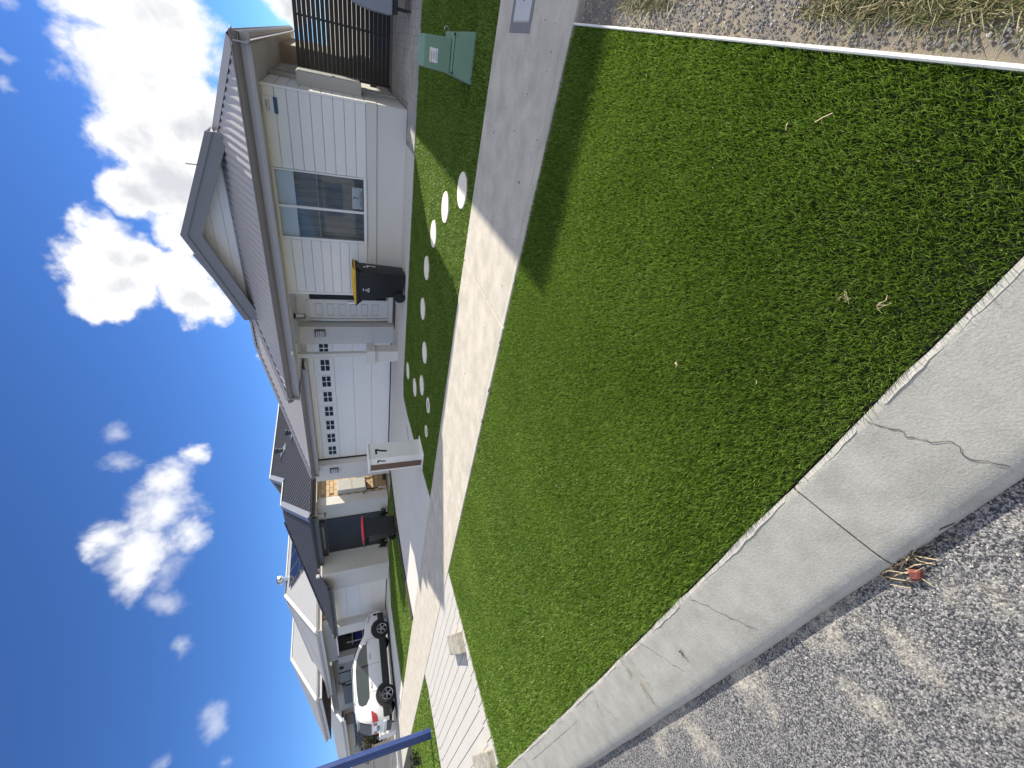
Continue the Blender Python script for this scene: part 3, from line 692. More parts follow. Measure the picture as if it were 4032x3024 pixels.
for i in range(6):
    z = .40+i*.30
    for b in ((-6.46, -6.10, z, z+.012), (-6.46, -6.10, z+.16, z+.172), (-6.46, -6.448, z+.013, z+.159), (-6.112, -6.10, z+.013, z+.159)):
        h7('panel_moulding', (b[0], b[1], 11.312, 11.329, b[2], b[3]), 'soffit', door)  # shade of the panel recesses is put into the mouldings' greyer colour
h7('handle', (-6.05, -6.02, 11.28, 11.329, 1.05, 1.22), 'chrome', door, .005)
h7('door_frame', (-6.62, -6.56, 11.30, 11.37, .1, 2.3), 'white_frame', door, .004); h7('door_frame', (-6.555, -5.99, 11.30, 11.37, 2.245, 2.30), 'white_frame', door, .004)
h7('threshold', (-6.66, -5.75, 11.24, 11.37, .008, .13), 'white_paint', door, .006)
def wall_light(x, y, z, parent, rot=0):
    t = h7('wall_light', (x-.10, x+.10, y-.10, y, z-.012, z+.012), 'black_metal', parent)
    for zz in (-.055, -.11, -.165, -.22, -.25): h7('louvre', (x-.095, x+.095, y-.095, y-.005, z+zz-.006, z+zz+.006), 'black_metal', t)
    h7('lens', (x-.07, x+.07, y-.065, y-.01, z-.245, z-.015), 'bulb_glass', t)
    h7('back_plate', (x-.1, x+.1, y-.004, y-.001, z-.26, z), 'black_metal', t)
wall_light(-6.86, 11.05, 2.12, H7); wall_light(-12.66, 11.0, 2.06, H7)
# --- porch post on a rendered plinth
h7('post_plinth', (-7.07, -6.73, 9.84, 10.18, 0, .60), 'render', bevel=.005); h7('post_plinth_cap', (-7.12, -6.68, 9.79, 10.23, .603, .82), 'render', bevel=.006)
h7('post', (-6.96, -6.84, 9.95, 10.07, .822, 2.53), 'soffit', bevel=.004)
# --- garage
h7('garage_wall', (-12.36, -7.25, 11.33, 11.45, 2.43, 2.75), 'render')
pier = h7('garage_pier', (-13.22, -12.40, 11.0, 11.5, 0, 2.56), 'render'); h7('garage_wall', (-13.24, -13.0, 11.5, 20, 0, 2.6), 'render')
gd = h7('garage_door', (-12.40, -7.25, 11.36, 11.38, .02, 2.43), 'white_paint')
for a, b in ((.03, .60), (.606, 1.15), (1.156, 1.70), (1.706, 2.26), (2.266, 2.42)): h7('door_section', (-12.36, -7.28, 11.30, 11.358, a, b), 'white_paint', gd, .006)
for i in range(3): # faint pressed lines in the plain sections
    for zz in (.22, .41): h7('pressed_line', (-12.34, -7.30, 11.2985, 11.3, .045+i*.55+zz-.002, .045+i*.55+zz+.002), 'white_frame', gd)
h7('door_seal', (-12.38, -7.26, 11.295, 11.36, .006, .028), 'black_metal', gd)
h7('door_jamb', (-12.40, -12.365, 11.26, 11.36, .02, 2.43), 'black_metal', gd)
for i in range(8):
    x = -11.945+i*.628
    w = h7('door_window', (x-.26, x+.26, 11.288, 11.299, 1.74, 2.20), 'white_paint', gd, .004)
    h7('frame', (x-.23, x+.23, 11.278, 11.287, 1.805, 1.83), 'white_frame', w); h7('frame', (x-.23, x+.23, 11.278, 11.287, 2.075, 2.10), 'white_frame', w)
    for xx in (-.23, .205): h7('frame', (x+xx, x+xx+.025, 11.278, 11.287, 1.831, 2.074), 'white_frame', w)
    h7('bar', (x-.0125, x+.0125, 11.276, 11.2869, 1.831, 2.074), 'white_frame', w); h7('bar', (x-.204, x+.204, 11.277, 11.2865, 1.942, 1.963), 'white_frame', w)
    for sx in (-1, 1):
        for z in ((1.831, 1.941), (1.964, 2.074)):
            xa, xb = sorted((x+sx*.0135, x+sx*.2035)); h7('pane', (xa, xb, 11.2835, 11.2862, z[0], z[1]), 'dim_glass', w)
# --- eaves: soffit, fascia, gutter
SO = 2.56
h7('soffit', (-7.72, -.46, 9.38, 9.97, SO, SO+.03), 'soffit'); h7('porch_ceiling', (-7.72, -5.07, 9.975, 11.32, SO-.02, SO+.03), 'soffit')
h7('soffit', (-1.07, -.46, 9.975, 22, SO, SO+.03), 'soffit')
h7('garage_soffit', (-12.5, -7.73, 10.80, 11.32, 2.44, 2.47), 'soffit')
h7('beam', (-7.25, -6.5, 9.97, 10.05, 2.50, 2.555), 'soffit')
def gutter_run(a, b, out, name='gutter', m='gutter_grey', parent=H7, z=2.80, fas=True, fm='fascia_grey', fz=.25):
    """ogee gutter with the fascia behind it, from a to b (xy); out = outward direction"""
    a = Vector((*a, 0)); b = Vector((*b, 0)); o = Vector((*out, 0)).normalized()
    prof = [(0, 0), (.012, 0), (.012, -.02), (.0, -.03), (-.012, -.07), (-.03, -.10), (-.045, -.118), (-.105, -.118), (-.105, -.01), (-.10, -.01), (-.10, -.10), (-.048, -.108), (-.02, -.06), (-.006, -.02), (-.006, -.006), (0, -.006)]
    rows = [[p+o*u+Vector((0, 0, z+v)) for u, v in prof] for p in (a, b)]
    mb = MB().grid([[tuple(q) for q in r]+[tuple(r[0])] for r in rows])
    k = len(prof)+1; mb.f.append(tuple(range(k-1))); mb.f.append(tuple(range(2*k-2, k-1, -1)))
    g = mb.build(name, m, parent)
    if fas:
        q = [a-o*.107+Vector((0, 0, z-fz)), b-o*.107+Vector((0, 0, z-fz)), b-o*.107+Vector((0, 0, z-.02)), a-o*.107+Vector((0, 0, z-.02))]
        MB().extr(q, tuple(-o*.022)).build('fascia', fm, parent)
        q2 = [a-o*.085+Vector((0, 0, z-fz-.02)), b-o*.085+Vector((0, 0, z-fz-.02)), b-o*.085+Vector((0, 0, z-fz+.035)), a-o*.085+Vector((0, 0, z-fz+.035))]
        MB().extr(q2, tuple(-o*.02)).build('fascia_moulding', fm, parent)
    return g
EY, EX, EXL, EZ = 9.28, -.36, -7.90, 2.80
gutter_run((EX, EY), (EXL, EY), (0, -1)); gutter_run((EX, EY), (EX, 24), (1, 0)); gutter_run((EXL, EY), (EXL, 10.7), (-1, 0))
gutter_run((EXL+.0, 10.62), (-12.62, 10.62), (0, -1), z=2.66, fz=.22); gutter_run((-12.62, 10.62), (-12.62, 22), (-1, 0), z=2.66, fz=.22)
# --- roof sheets
RY = 9.33; YG = 11.0
hz = lambda t: EZ-.02+PIT*t
t = YG-RY
A = (EX-.05, RY, hz(0)); Bp = (EXL+.05, RY, hz(0)); K1 = (EX-.05-t, YG, hz(t)); K2 = (EXL+.05+t, YG, hz(t))
corrugated('roof_sheet', [A, Bp, K2, K1], (0, -1, -PIT), .150, .025, 'roof_grey', H7, 8)
XM = -4.13; tz = (EX-.05-XM)
GS = .41; RIDGE_Z = K1[2]+GS*(K1[0]-XM)
corrugated('roof_sheet', [A, K1, (K1[0], 13.0, K1[2]), (K1[0], 22, K1[2]), (EX-.05, 22, hz(0))], (1, 0, -PIT), .150, .025, 'roof_grey', H7, 6)
corrugated('roof_sheet', [K1, (XM, YG-.3, RIDGE_Z), (XM, 22, RIDGE_Z), (K1[0], 22, K1[2])], (1, 0, -GS), .150, .025, 'roof_grey', H7, 4)
corrugated('roof_sheet', [Bp, K2, (K2[0], 14, K2[2]), (EXL+.05, 14, hz(0))], (-1, 0, -PIT), .150, .025, 'roof_grey', H7, 6)
corrugated('roof_sheet', [K2, (XM, YG-.3, RIDGE_Z), (XM, 22, RIDGE_Z), (K2[0], 22, K2[2])], (-1, 0, -GS), .150, .025, 'roof_grey', H7, 4)
# gable face
gab = MB().extr([(K1[0]-.1, YG, K1[2]-.12), (XM, YG, RIDGE_Z-.02), (K2[0]+.1, YG, K2[2]-.12)], (0, .1, 0)).build('gable', 'board_white', H7)
zg0 = K1[2]-.05
for i in range(5):
    a = zg0+i*.24; b = min(a+.232, RIDGE_Z-.10)
    hw = lambda z: max(0.02, (RIDGE_Z-.06-z)/GS)
    if b <= a+.03: break
    MB().extr([(XM-hw(a), YG-.004, a), (XM+hw(a), YG-.004, a), (XM+hw(b), YG-.004, b), (XM-hw(b), YG-.004, b)], (0, -.018, 0)).build('weatherboard', 'board_white', gab)
# barge boards: a wide lower board and a capping above it
def barge(apex, foot, w, y, th, m, parent, name='barge_board', drop=0.0):
    a = Vector(apex); f = Vector(foot); d = (f-a); n = Vector((-d.z, 0, d.x)).normalized()
    if n.z > 0: n = -n
    q = [a+Vector((0, 0, -drop)), f+Vector((0, 0, -drop)), f+Vector((0, 0, -drop-w)), a+Vector((0, 0, -drop-w))]
    for p in q: p.y = y
    return MB().extr(q, (0, th, 0)).build(name, m, parent)
AP = (XM, 0, RIDGE_Z+.10)
for fx in (K1[0]+.02, K2[0]-.02):
    ft = (fx, 0, RIDGE_Z+.10-GS*abs(fx-XM))
    barge(AP, ft, .27, YG-.40, .03, 'trim_grey', H7, drop=.10); barge(AP, ft, .125, YG-.425, .024, 'trim_grey', H7, 'barge_capping', drop=-.015)
    MB().extr([(XM, YG-.42, RIDGE_Z+.112), (fx, YG-.42, ft[2]+.012), (fx, YG-.42, ft[2]-.01), (XM, YG-.42, RIDGE_Z+.09)], (0, .5, 0)).build('barge_flashing', 'trim_grey', H7)
    MB().extr([(XM, YG-.37, RIDGE_Z-.02), (fx, YG-.37, ft[2]-.13), (fx, YG-.37, ft[2]-.17), (XM, YG-.37, RIDGE_Z-.06)], (0, .37, 0)).build('barge_soffit', 'trim_grey', H7)
# apron flashing at the foot of the gable
MB().extr([(K1[0], YG-.05, K1[2]-.005), (K1[0], YG-.004, K1[2]+.05), (K1[0], YG-.002, K1[2]+.0)], (K2[0]-K1[0], 0, 0)).build('flashing', 'roof_grey', H7)
def capping(a, b, w=.30, m='roof_grey', parent=H7, name='ridge_capping', h=.05):
    a = Vector(a)+Vector((0, 0, h)); b = Vector(b)+Vector((0, 0, h)); d = (b-a).normalized(); s = d.cross(Vector((0, 0, 1))).normalized()
    rows = []
    for p in (a, b): rows.append([p-s*w/2-Vector((0, 0, w*.23)), p-s*.03, p+Vector((0, 0, .018)), p+s*.03, p+s*w/2-Vector((0, 0, w*.23))])
    return MB().grid([[tuple(q) for q in r] for r in rows]).build(name, m, parent, smooth=True)
capping(A, K1); capping(Bp, K2); capping((XM, YG-.4, RIDGE_Z), (XM, 22, RIDGE_Z))
# the larger gable behind and the garage hip
Y2 = 12.2; X2, Z2 = -5.24, 4.83
ft2 = (-7.55, 0, Z2-.5*(7.55-5.24))
barge((X2, 0, Z2), ft2, .27, Y2, .03, 'trim_grey', H7, drop=.10); barge((X2, 0, Z2), ft2, .125, Y2-.025, .024, 'trim_grey', H7, 'barge_capping', drop=-.015)
barge((X2, 0, Z2), (-3.6, 0, Z2-.9), .27, Y2, .03, 'trim_grey', H7, drop=.10)
corrugated('roof_sheet', [(X2, Y2, Z2-.03), (X2, 14.1, Z2-.03), (-7.6, 14.1, Z2-.03-.5*2.2), (-7.6, Y2, Z2-.03-.5*2.2)], (-1, 0, -.5), .150, .025, 'roof_grey', H7, 4)
corrugated('roof_sheet', [(X2, Y2, Z2-.03), (X2, 14.1, Z2-.03), (-3.4, 14.1, Z2-1.03), (-3.4, Y2, Z2-1.03)], (1, 0, -.5), .150, .025, 'roof_grey', H7, 4)
GZ = 2.64; gy = 10.67; gx = -12.57; tg = 3.35
G0 = (gx, gy, GZ); G1 = (gx+tg, gy+tg, GZ+PIT*tg)
corrugated('roof_sheet', [G0, G1, (-6.6, gy+tg, GZ+PIT*tg), (-6.6, gy, GZ)], (0, -1, -PIT), .150, .025, 'roof_grey', H7, 6)
corrugated('roof_sheet', [G0, G1, (gx+tg, 22, GZ+PIT*tg), (gx, 22, GZ)], (-1, 0, -PIT), .150, .025, 'roof_grey', H7, 3)
capping(G0, G1); capping(G1, (-6.6, gy+tg, GZ+PIT*tg))
MB().extr([(gx+.1+tg, gy+tg+.02, GZ+PIT*tg-.05), (-4, gy+tg+.02, GZ+PIT*tg-.05), (-4, 22, GZ+PIT*tg-.05), (gx+.1+tg, 22, GZ+PIT*tg-.05)], (0, 0, -.05)).build('roof_deck', 'roof_grey', H7)
# valley capping on the left hip of the front roof (as seen it is light grey and stepped)
MB().cyl((-3.2, 12.6, 4.2), (-3.2, 12.6, 4.62), .018, n=8).build('vent_pipe', 'meter_grey', H7, smooth=True)
# small globe light under the eave and the hanging lantern
MB().lathe([(.02, 0), (.05, .01), (.06, .035), (.05, .05), (.03, .055)], (-6.35, 9.30, 2.52), 14).build('eave_light', 'bulb_glass', H7, smooth=True)
ln = thing('porch_lantern', (-5.98, 10.42, 2.54), 'black four-sided porch lantern under the ceiling by the front door', 'lantern')
MB().lathe([(.01, -.0), (.085, -.005), (.09, -.03), (.07, -.05), (.02, -.055)], (-5.98, 10.42, 2.54), 4).build('canopy', 'black_metal', ln)
for k in range(4):
    a = k*math.pi/2; c, s = math.cos(a), math.sin(a)
    MB().cyl((-5.98+.085*c, 10.42+.085*s, 2.49), (-5.98+.055*c, 10.42+.055*s, 2.28), .007, n=5).build('bar', 'black_metal', ln)
MB().lathe([(.06, 0), (.062, .012), (.01, .014)], (-5.98, 10.42, 2.27), 4).build('base_ring', 'black_metal', ln)
MB().lathe([(.045, 0), (.07, .19)], (-5.98, 10.42, 2.29), 4).build('pane', 'bulb_glass', ln)
tag(box('doormat', (-6.5, -5.72, 10.65, 11.1, .009, .024), 'doormat'), 'brown doormat on the porch before the front door', 'mat')

# ================================================================== SIDE GATE (black aluminium slats)
gt = thing('slat_gate', (-.1, 12.75, 0), 'black horizontal slat side gate right of the white house', 'gate')
GH = 2.06; ns = 22; sl_h = .082; gap = (GH-.06-ns*sl_h)/(ns-1)
for i in range(ns):
    z = .06+i*(sl_h+gap); MB().box(-.88, 1.0, 12.735, 12.772, z, z+sl_h).build('slat', 'black_metal', gt, bevel=.002)
MB().box(-.945, -.885, 12.73, 12.79, .03, GH).build('stile', 'black_metal', gt, bevel=.003); MB().box(1.0, 1.06, 12.73, 12.79, .03, GH).build('stile', 'black_metal', gt, bevel=.003)
MB().box(.02, .06, 12.773, 12.80, .06, GH).build('stile', 'black_metal', gt)
MB().box(-.99, -.95, 12.72, 12.78, .35, .50).build('hinge', 'black_metal', gt); MB().box(-.96, -.9, 12.70, 12.73, .95, 1.1).build('latch', 'black_metal', gt)
# grey-hooded barbecue at the right edge
bq = thing('barbecue', (.62, 10.2, 0), 'grey rounded hood on dark legs standing before the slat gate', 'barbecue')
prof = [(.335, .33), (.335, .62), (.35, .80), (.385, .95), (.44, 1.04), (.55, 1.08), (.80, 1.09), (1.0, 1.07), (1.12, .98), (1.15, .8), (1.15, .33)]
MB().extr([(x, 9.85, z) for x, z in prof], (0, .55, 0)).build('hood', 'grey_hood', bq, bevel=.02, seg=2)
MB().box(.36, 1.12, 9.88, 10.38, .24, .326).build('tray', 'black_metal', bq, bevel=.01)
for x in (.45, 1.05):
    for y in (9.93, 10.33): MB().box(x-.016, x+.016, y-.016, y+.016, .0, .24).build('leg', 'black_metal', bq)
MB().box(.45, 1.05, 9.915, 9.945, .08, .11).build('stretcher', 'wood_brown', bq)

# ================================================================== THINGS ON THE FRONT LAWN
mround = MB().lathe([(.0, -.03), (.196, -.03), (.204, -.02), (.204, .008), (.198, .014), (.0, .014)], n=40).mesh('stepping_stone', 'stone_white', smooth=True)
stone_lbl = ['round white stepping stone nearest the footpath', 'second white stepping stone from the footpath', 'third white stepping stone from the footpath, partly in sun', 'fourth white stepping stone, below the front window',
             'fifth white stepping stone, in front of the yellow-lidded bin', 'sixth white stepping stone, before the doormat', 'white stepping stone beside the first round drain lid', 'white stepping stone between the porch post and the drain lids', 'white stepping stone nearest the garage driveway']
for (x, y), l in zip(STEPS, stone_lbl):
    o = place('stepping_stone', mround, None, (x, y, 0), random.uniform(0, 6)); tag(o, l, 'stepping stone', 'round stepping stones in the front lawn')
for (x, y, r), l in zip(LIDS, ('larger round drain lid with white rim and grey centre in the lawn', 'smaller round drain lid with white rim next to the letterbox')):
    t = thing('manhole', (x, y, 0), l, 'drain lid', 'round drain lids in the front lawn')
    MB().lathe([(r*.62, -.03), (r*.97, -.03), (r*.97, .004), (r*.9, .010), (r*.68, .010), (r*.64, .0)], (x, y, 0), 32).build('rim', 'stone_white', t, smooth=True)
    MB().lathe([(.0, -.02), (r*.63, -.02), (r*.63, .003), (.0, .003)], (x, y, 0), 32).build('cover', 'lid_grey', t)
tag(MB().prism([(-7.80, 7.35), (-7.70, 7.42), (-7.55, 7.75), (-7.66, 7.72)], .008, .016).build('drain_plate', 'lid_grey'), 'flat grey plate let into the driveway behind the letterbox', 'drain cover')
# letterbox
lb = thing('letterbox', (-6.66, 5.98, 0), 'white pillar letterbox with black number 7 and timber strip', 'letterbox')
MB().box(-6.84, -6.48, 5.78, 6.20, .02, 1.03).build('body', 'white_paint', lb, bevel=.004)
MB().box(-6.86, -6.46, 5.745, 6.225, 1.032, 1.062).build('cap', 'white_paint', lb, bevel=.004); MB().box(-6.89, -6.43, 5.70, 6.26, .0, .018).build('base_plate', 'white_paint', lb, bevel=.003)
MB().box(-6.80, -6.655, 5.768, 5.7795, .03, 1.015).build('timber_strip', 'wood_brown', lb); MB().box(-6.835, -6.803, 5.755, 5.7795, .03, 1.02).build('edge_trim', 'white_paint', lb)
glyph('number', [[(a*.20, b*.205) for a, b in s] for s in SEVEN], .036, (-6.479, 5.90, .70), (0, 1, 0), (0, 0, 1), 0, 'black_print', lb, .008)
glyph('number', [[(a*.12, b*.14) for a, b in s] for s in SEVEN], .026, (-6.605, 5.7795, .74), (1, 0, 0), (0, 0, 1), 0, 'black_print', lb, .006)
# green power pillar
gp = thing('power_pillar', (.02, 5.58, 0), 'green plastic electricity pillar with a white danger label', 'electrical box')
def frust(x0, x1, y0, y1, z0, X0, X1, Y0, Y1, z1): return MB().hexa([(x0, y0, z0), (x1, y0, z0), (x1, y1, z0), (x0, y1, z0)], [(X0, Y0, z1), (X1, Y0, z1), (X1, Y1, z1), (X0, Y1, z1)])
frust(-.225, .235, 5.33, 5.80, -.03, -.17, .185, 5.37, 5.77, .20).build('base', 'green_plastic', gp, bevel=.014, seg=2)
frust(-.176, .19, 5.365, 5.775, .203, -.165, .18, 5.375, 5.765, .222).build('rim', 'green_plastic', gp, bevel=.006)
frust(-.165, .135, 5.40, 5.76, .223, -.155, .115, 5.405, 5.75, .505).build('cover', 'green_plastic', gp, bevel=.016, seg=2)
MB().box(-.178, .192, 5.366, 5.372, .098, .104).build('seam', 'green_plastic', gp)
MB().box(-.10, .02, 5.397, 5.4025, .355, .44).build('label', 'white_print', gp, bevel=.003)
word('DANGER', .016, (-.088, 5.3972, .416), (1, 0, 0), (0, 0, 1), 'red_print', gp)
for z, w_ in ((.40, .06), (.389, .05), (.374, .085), (.365, .08)): MB().box(-.04-w_/2, -.04+w_/2, 5.3958, 5.3969, z, z+.005).build('print_line', 'grey_print', gp)
for x in (-.15, .17): MB().cyl((x, 5.36, .212), (x, 5.345, .212), .011, n=8).build('bolt', 'black_metal', gp)
MB().tube([(.20, 5.72, .19), (.225, 5.72, .215), (.22, 5.72, .245), (.195, 5.72, .24)], .006).build('padlock', 'alloy', gp)
# utility pit in the footpath
pt = thing('utility_pit', (.55, 4.02, 0), 'pale checker-plate pit lid with dark frame set in the footpath', 'pit lid')
PY0, PY1 = 3.77, 4.25
frame = MB()
for b in ((.235, 1.0, PY0, PY0+.055), (.235, 1.0, PY1-.055, PY1), (.235, .30, PY0+.056, PY1-.056)): frame.box(*b, -.05, .0165)
frame.build('frame', 'pit_frame', pt, bevel=.003)
MB().box(.305, 1.0, PY0+.062, PY1-.062, -.05, .0155).build('lid', 'pit_lid', pt, bevel=.004)
ck = MB()
for i in range(16):
    for j in range(9):
        x = .40+i*.034; y = PY0+.10+j*.034; s = 1 if (i+j) % 2 else -1
        ck.hexa([(x-.012, y-.008*s-.002, .015), (x+.012, y+.008*s-.002, .015), (x+.012, y+.008*s+.002, .015), (x-.012, y-.008*s+.002, .015)], [(x-.012, y-.008*s-.002, .018), (x+.012, y+.008*s-.002, .018), (x+.012, y+.008*s+.002, .018), (x-.012, y-.008*s+.002, .018)])
tag(ck.build('checker_ribs', 'pit_lid', pt), kind='stuff')
MB().box(.42, .51, 3.995, 4.006, .0165, .0192).build('key_slot', 'black_print', pt)

# ================================================================== WHEELIE BINS
def wheelie(name, lidmat, label):
    t = thing(name, (0, 0, 0), label, 'bin', 'wheelie bins put out on the street'); ORG[t] = Vector((0, 0, 0))
    # front is +x, handle and wheels at -x
    MB().hexa([(-.255, -.225, .05), (.285, -.225, .03), (.285, .225, .03), (-.255, .225, .05)], [(-.33, -.27, 1.0), (.34, -.27, 1.0), (.34, .27, 1.0), (-.33, .27, 1.0)]).build('body', 'black_plastic', t, bevel=.03, seg=3, smooth=True)
    MB().box(-.35, .375, -.285, .285, .985, 1.045).build('rim', 'black_plastic', t, bevel=.012)
    MB().hexa([(.345, -.20, .93), (.40, -.20, .99), (.40, .20, .99), (.345, .20, .93)], [(.345, -.22, 1.04), (.41, -.22, 1.04), (.41, .22, 1.04), (.345, .22, 1.04)]).build('front_lip', 'black_plastic', t, bevel=.006)
    rows = []
    for i in range(13):
        x = -.40+i*(.80/12); row = []
        for j in range(9):
            y = -.295+j*(.59/8); h = 1.066+.058*(1-abs((x-.05)/.47)**3)*(1-(abs(y)/.30)**4)
            row.append((x, y, h))
        rows.append(row)
    lid = MB().grid(rows); lid.box(-.42, .40, -.298, .298, 1.046, 1.075); lo = lid.build('lid', lidmat, t, smooth=True)
    MB().box(.05, .22, -.302, -.296, 1.075, 1.095).build('lid_grip', lidmat, lo, bevel=.003)
    MB().hexa([(-.34, -.25, .90), (-.32, -.25, .90), (-.32, .25, .90), (-.34, .25, .90)], [(-.46, -.27, 1.03), (-.34, -.27, 1.05), (-.34, .27, 1.05), (-.46, .27, 1.03)]).build('handle_bracket', 'black_plastic', t, bevel=.008)
    MB().cyl((-.455, -.27, 1.05), (-.455, .27, 1.05), .017, n=10).build('handle', 'black_plastic', t, smooth=True)
    MB().cyl((-.25, -.26, .125), (-.25, .26, .125), .014, n=8).build('axle', 'alloy', t)
    for s in (-1, 1):
        w = MB().lathe([(.02, -.028), (.085, -.028), (.12, -.02), (.125, 0), (.12, .02), (.085, .028), (.02, .028)], n=24)
        w.v = [(x-.25, s*.275+z, y+.125) for x, y, z in w.v]; wo = w.build('wheel', 'rubber', t, smooth=True)
        h = MB().lathe([(.01, 0), (.055, 0), (.06, .008), (.01, .012)], n=16); h.v = [(x-.25, s*(.275+.03)+s*z, y+.125) for x, y, z in h.v]; h.build('hub', 'black_plastic', wo)
    for x in (-.12, .02): MB().box(x, x+.012, -.272, -.262, .88, .98).build('rib', 'black_plastic', t)
    return t
b1 = wheelie('wheelie_bin', 'yellow_lid', 'black wheelie bin with yellow lid against the white house')
S_ = .985
# printed marks on the yellow bin: recycling triangle on the side, number on the front
def side_y(z): return -.225-.045*(z-.05)/.95
def front_x(z): return .285+.055*(z-.04)/.96
z = .80; tri = [(0, 0), (.085, 0), (.0425, .07), (0, 0), (.03, 0)]
glyph('recycling_mark', [tri], .014, (-.125, side_y(z)-.008, z-.02), (1, 0, 0), (0, -.074, 1), 0, 'white_print', b1, .0015)
MB().box(-.10, -.045, side_y(.9)-.011, side_y(.9)-.006, .885, .905).build('sticker', 'white_print', b1)
glyph('number', [[(0, .17), (.11, .17)], [(.10, .17), (.085, 0)]], .032, (front_x(.62)+.008, -.02, .62), (0, 1, 0), (.104, 0, 1), 0, 'white_print', b1, .002)
glyph('marking', [[(0, .03), (.05, .05), (.03, 0), (.09, .02)]], .014, (front_x(.83)+.007, -.03, .83), (0, 1, 0), (.104, 0, 1), 0, 'white_print', b1, .002)
b1.location = (-4.42, 9.30, .006)
b1.scale = (1, 1, 1.03)
b2 = wheelie('wheelie_bin', 'red_lid', 'black wheelie bin with glossy red lid on the neighbour dark edging')
b2.location = (-13.2, 8.62, .03); b2.rotation_euler = (0, 0, R(78))
MB().box(-.08, -.02, .276, .284, .86, .89).build('sticker', 'white_print', b2)

# ================================================================== SMALL THINGS IN THE FOREGROUND
def slab_rock(name, poly, h, m, label, cat):
    o = MB().prism(poly, -.02, h).build(name, m, bevel=.018, seg=2); return tag(o, label, cat)
mat('old_concrete', (.40, .38, .33), .92, .22, 8, .18, 160, .006, 60, col2=(.24, .22, .18))
slab_rock('concrete_block', [(-7.32, 2.33), (-6.55, 2.06), (-6.53, 2.34), (-7.30, 2.62)], .10, 'old_concrete', 'weathered concrete block on the crossover edge, farther from the road', 'concrete block')
slab_rock('concrete_block', [(-7.25, .80), (-6.30, .66), (-6.28, .92), (-7.23, 1.08)], .09, 'old_concrete', 'weathered concrete block on the crossover edge, next to the kerb', 'concrete block')
bc = MB().hexa([(-.935, .140, -.099), (-.905, .128, -.099), (-.883, .150, -.099), (-.912, .170, -.099)], [(-.931, .143, -.083), (-.907, .133, -.080), (-.889, .150, -.082), (-.913, .165, -.079)])
tag(bc.build('brick_fragment', 'brick_red_chip', bevel=.004), 'broken chip of red brick on the asphalt at the kerb joint', 'brick chip')
def twigs(name, n, cx_, cy, cz, sx, sy, L_, r, m, label, cat, dirx=(1, .2)):
    mb = MB()
    for i in range(n):
        a = math.atan2(dirx[1], dirx[0])+random.gauss(0, .7); l = L_*random.uniform(.4, 1.2); x = cx_+random.gauss(0, sx); y = cy+random.gauss(0, sy); z_ = cz+random.uniform(0, .012)
        bend = random.uniform(-.25, .25)
        mb.tube([(x, y, z_), (x+l*.5*math.cos(a), y+l*.5*math.sin(a), z_+random.uniform(0, .012)), (x+l*math.cos(a+bend), y+l*math.sin(a+bend), z_)], r*random.uniform(.6, 1.3), 4)
    return tag(mb.build(name, m), label, cat, kind='stuff')
twigs('dry_stalks', 46, -.93, .20, -.097, .045, .02, .10, .0014, 'leaf_dry', 'dry stalks and litter caught at the kerb joint', 'litter')
mat('litter_dark', (.05, .042, .035), .95, .3, 80)
twigs('dark_litter', 60, -.90, .205, -.098, .055, .016, .06, .002, 'litter_dark', 'dark leaf litter under the dry stalks by the kerb', 'litter')
def dry_leaf(x, y, s, a, label):
    pts = [(-1, 0), (-.5, .35), (0, .28), (.3, .5), (.55, .2), (1, 0), (.5, -.3), (.2, -.25), (-.3, -.45), (-.6, -.15)]
    c, q = math.cos(a), math.sin(a)
    mb = MB(); P = [(x+s*(u*c-v*q), y+s*(u*q+v*c), .018+.006*math.sin(5*u+3*v)) for u, v in pts]; mb.extr(P, (0, 0, .0012)); tag(mb.build('dead_leaf', 'leaf_dry'), label, 'leaf')
dry_leaf(-.89, 1.16, .017, .6, 'curled pale dead leaf lying in the middle of the turf')
for (x, y, l, a, lb_) in ((.07, 1.10, .05, 2.2, 'long pale straw on the turf by the white edging'), (.03, 1.21, .02, .4, 'short white straw on the turf by the white edging')):
    mb = MB().tube([(x-l/2*math.cos(a), y-l/2*math.sin(a), .022), (x, y, .026), (x+l/2*math.cos(a), y+l/2*math.sin(a), .022)], .0018, 5); tag(mb.build('straw', 'leaf_dry'), lb_, 'straw')
for (x, y, lb_) in ((-.335, .725, 'tangle of pale weed stalks on the turf, farther from the kerb'), (-.305, .635, 'tangle of pale weed stalks on the turf, nearer the kerb')):
    mb = MB()
    for i in range(7):
        a = random.gauss(.8, .9); l = random.uniform(-.028, .028)
        mb.tube([(x+random.gauss(0, .006), y+random.gauss(0, .006), .018), (x+l*.6*math.cos(a), y+l*.6*math.sin(a), .024), (x+l*math.cos(a+.5), y+l*math.sin(a+.5), .02)], .0006, 4)
    tag(mb.build('weed_stalks', 'leaf_dry'), lb_, 'weed')
wd = MB()
for i in range(9):
    a = random.uniform(0, 6.28); l = random.uniform(.006, .02); p = on_kerb(-2.02, .5); wd.tube([(p[0], p[1], p[2]), (p[0]+l*.5*math.cos(a), p[1]+l*.5*math.sin(a), p[2]+.008), (p[0]+l*math.cos(a), p[1]+l*math.sin(a), p[2]+.004)], .0009, 4)
tag(wd.build('kerb_weed', 'hedge_leaf'), 'small dark weed growing from a crack in the kerb', 'weed')

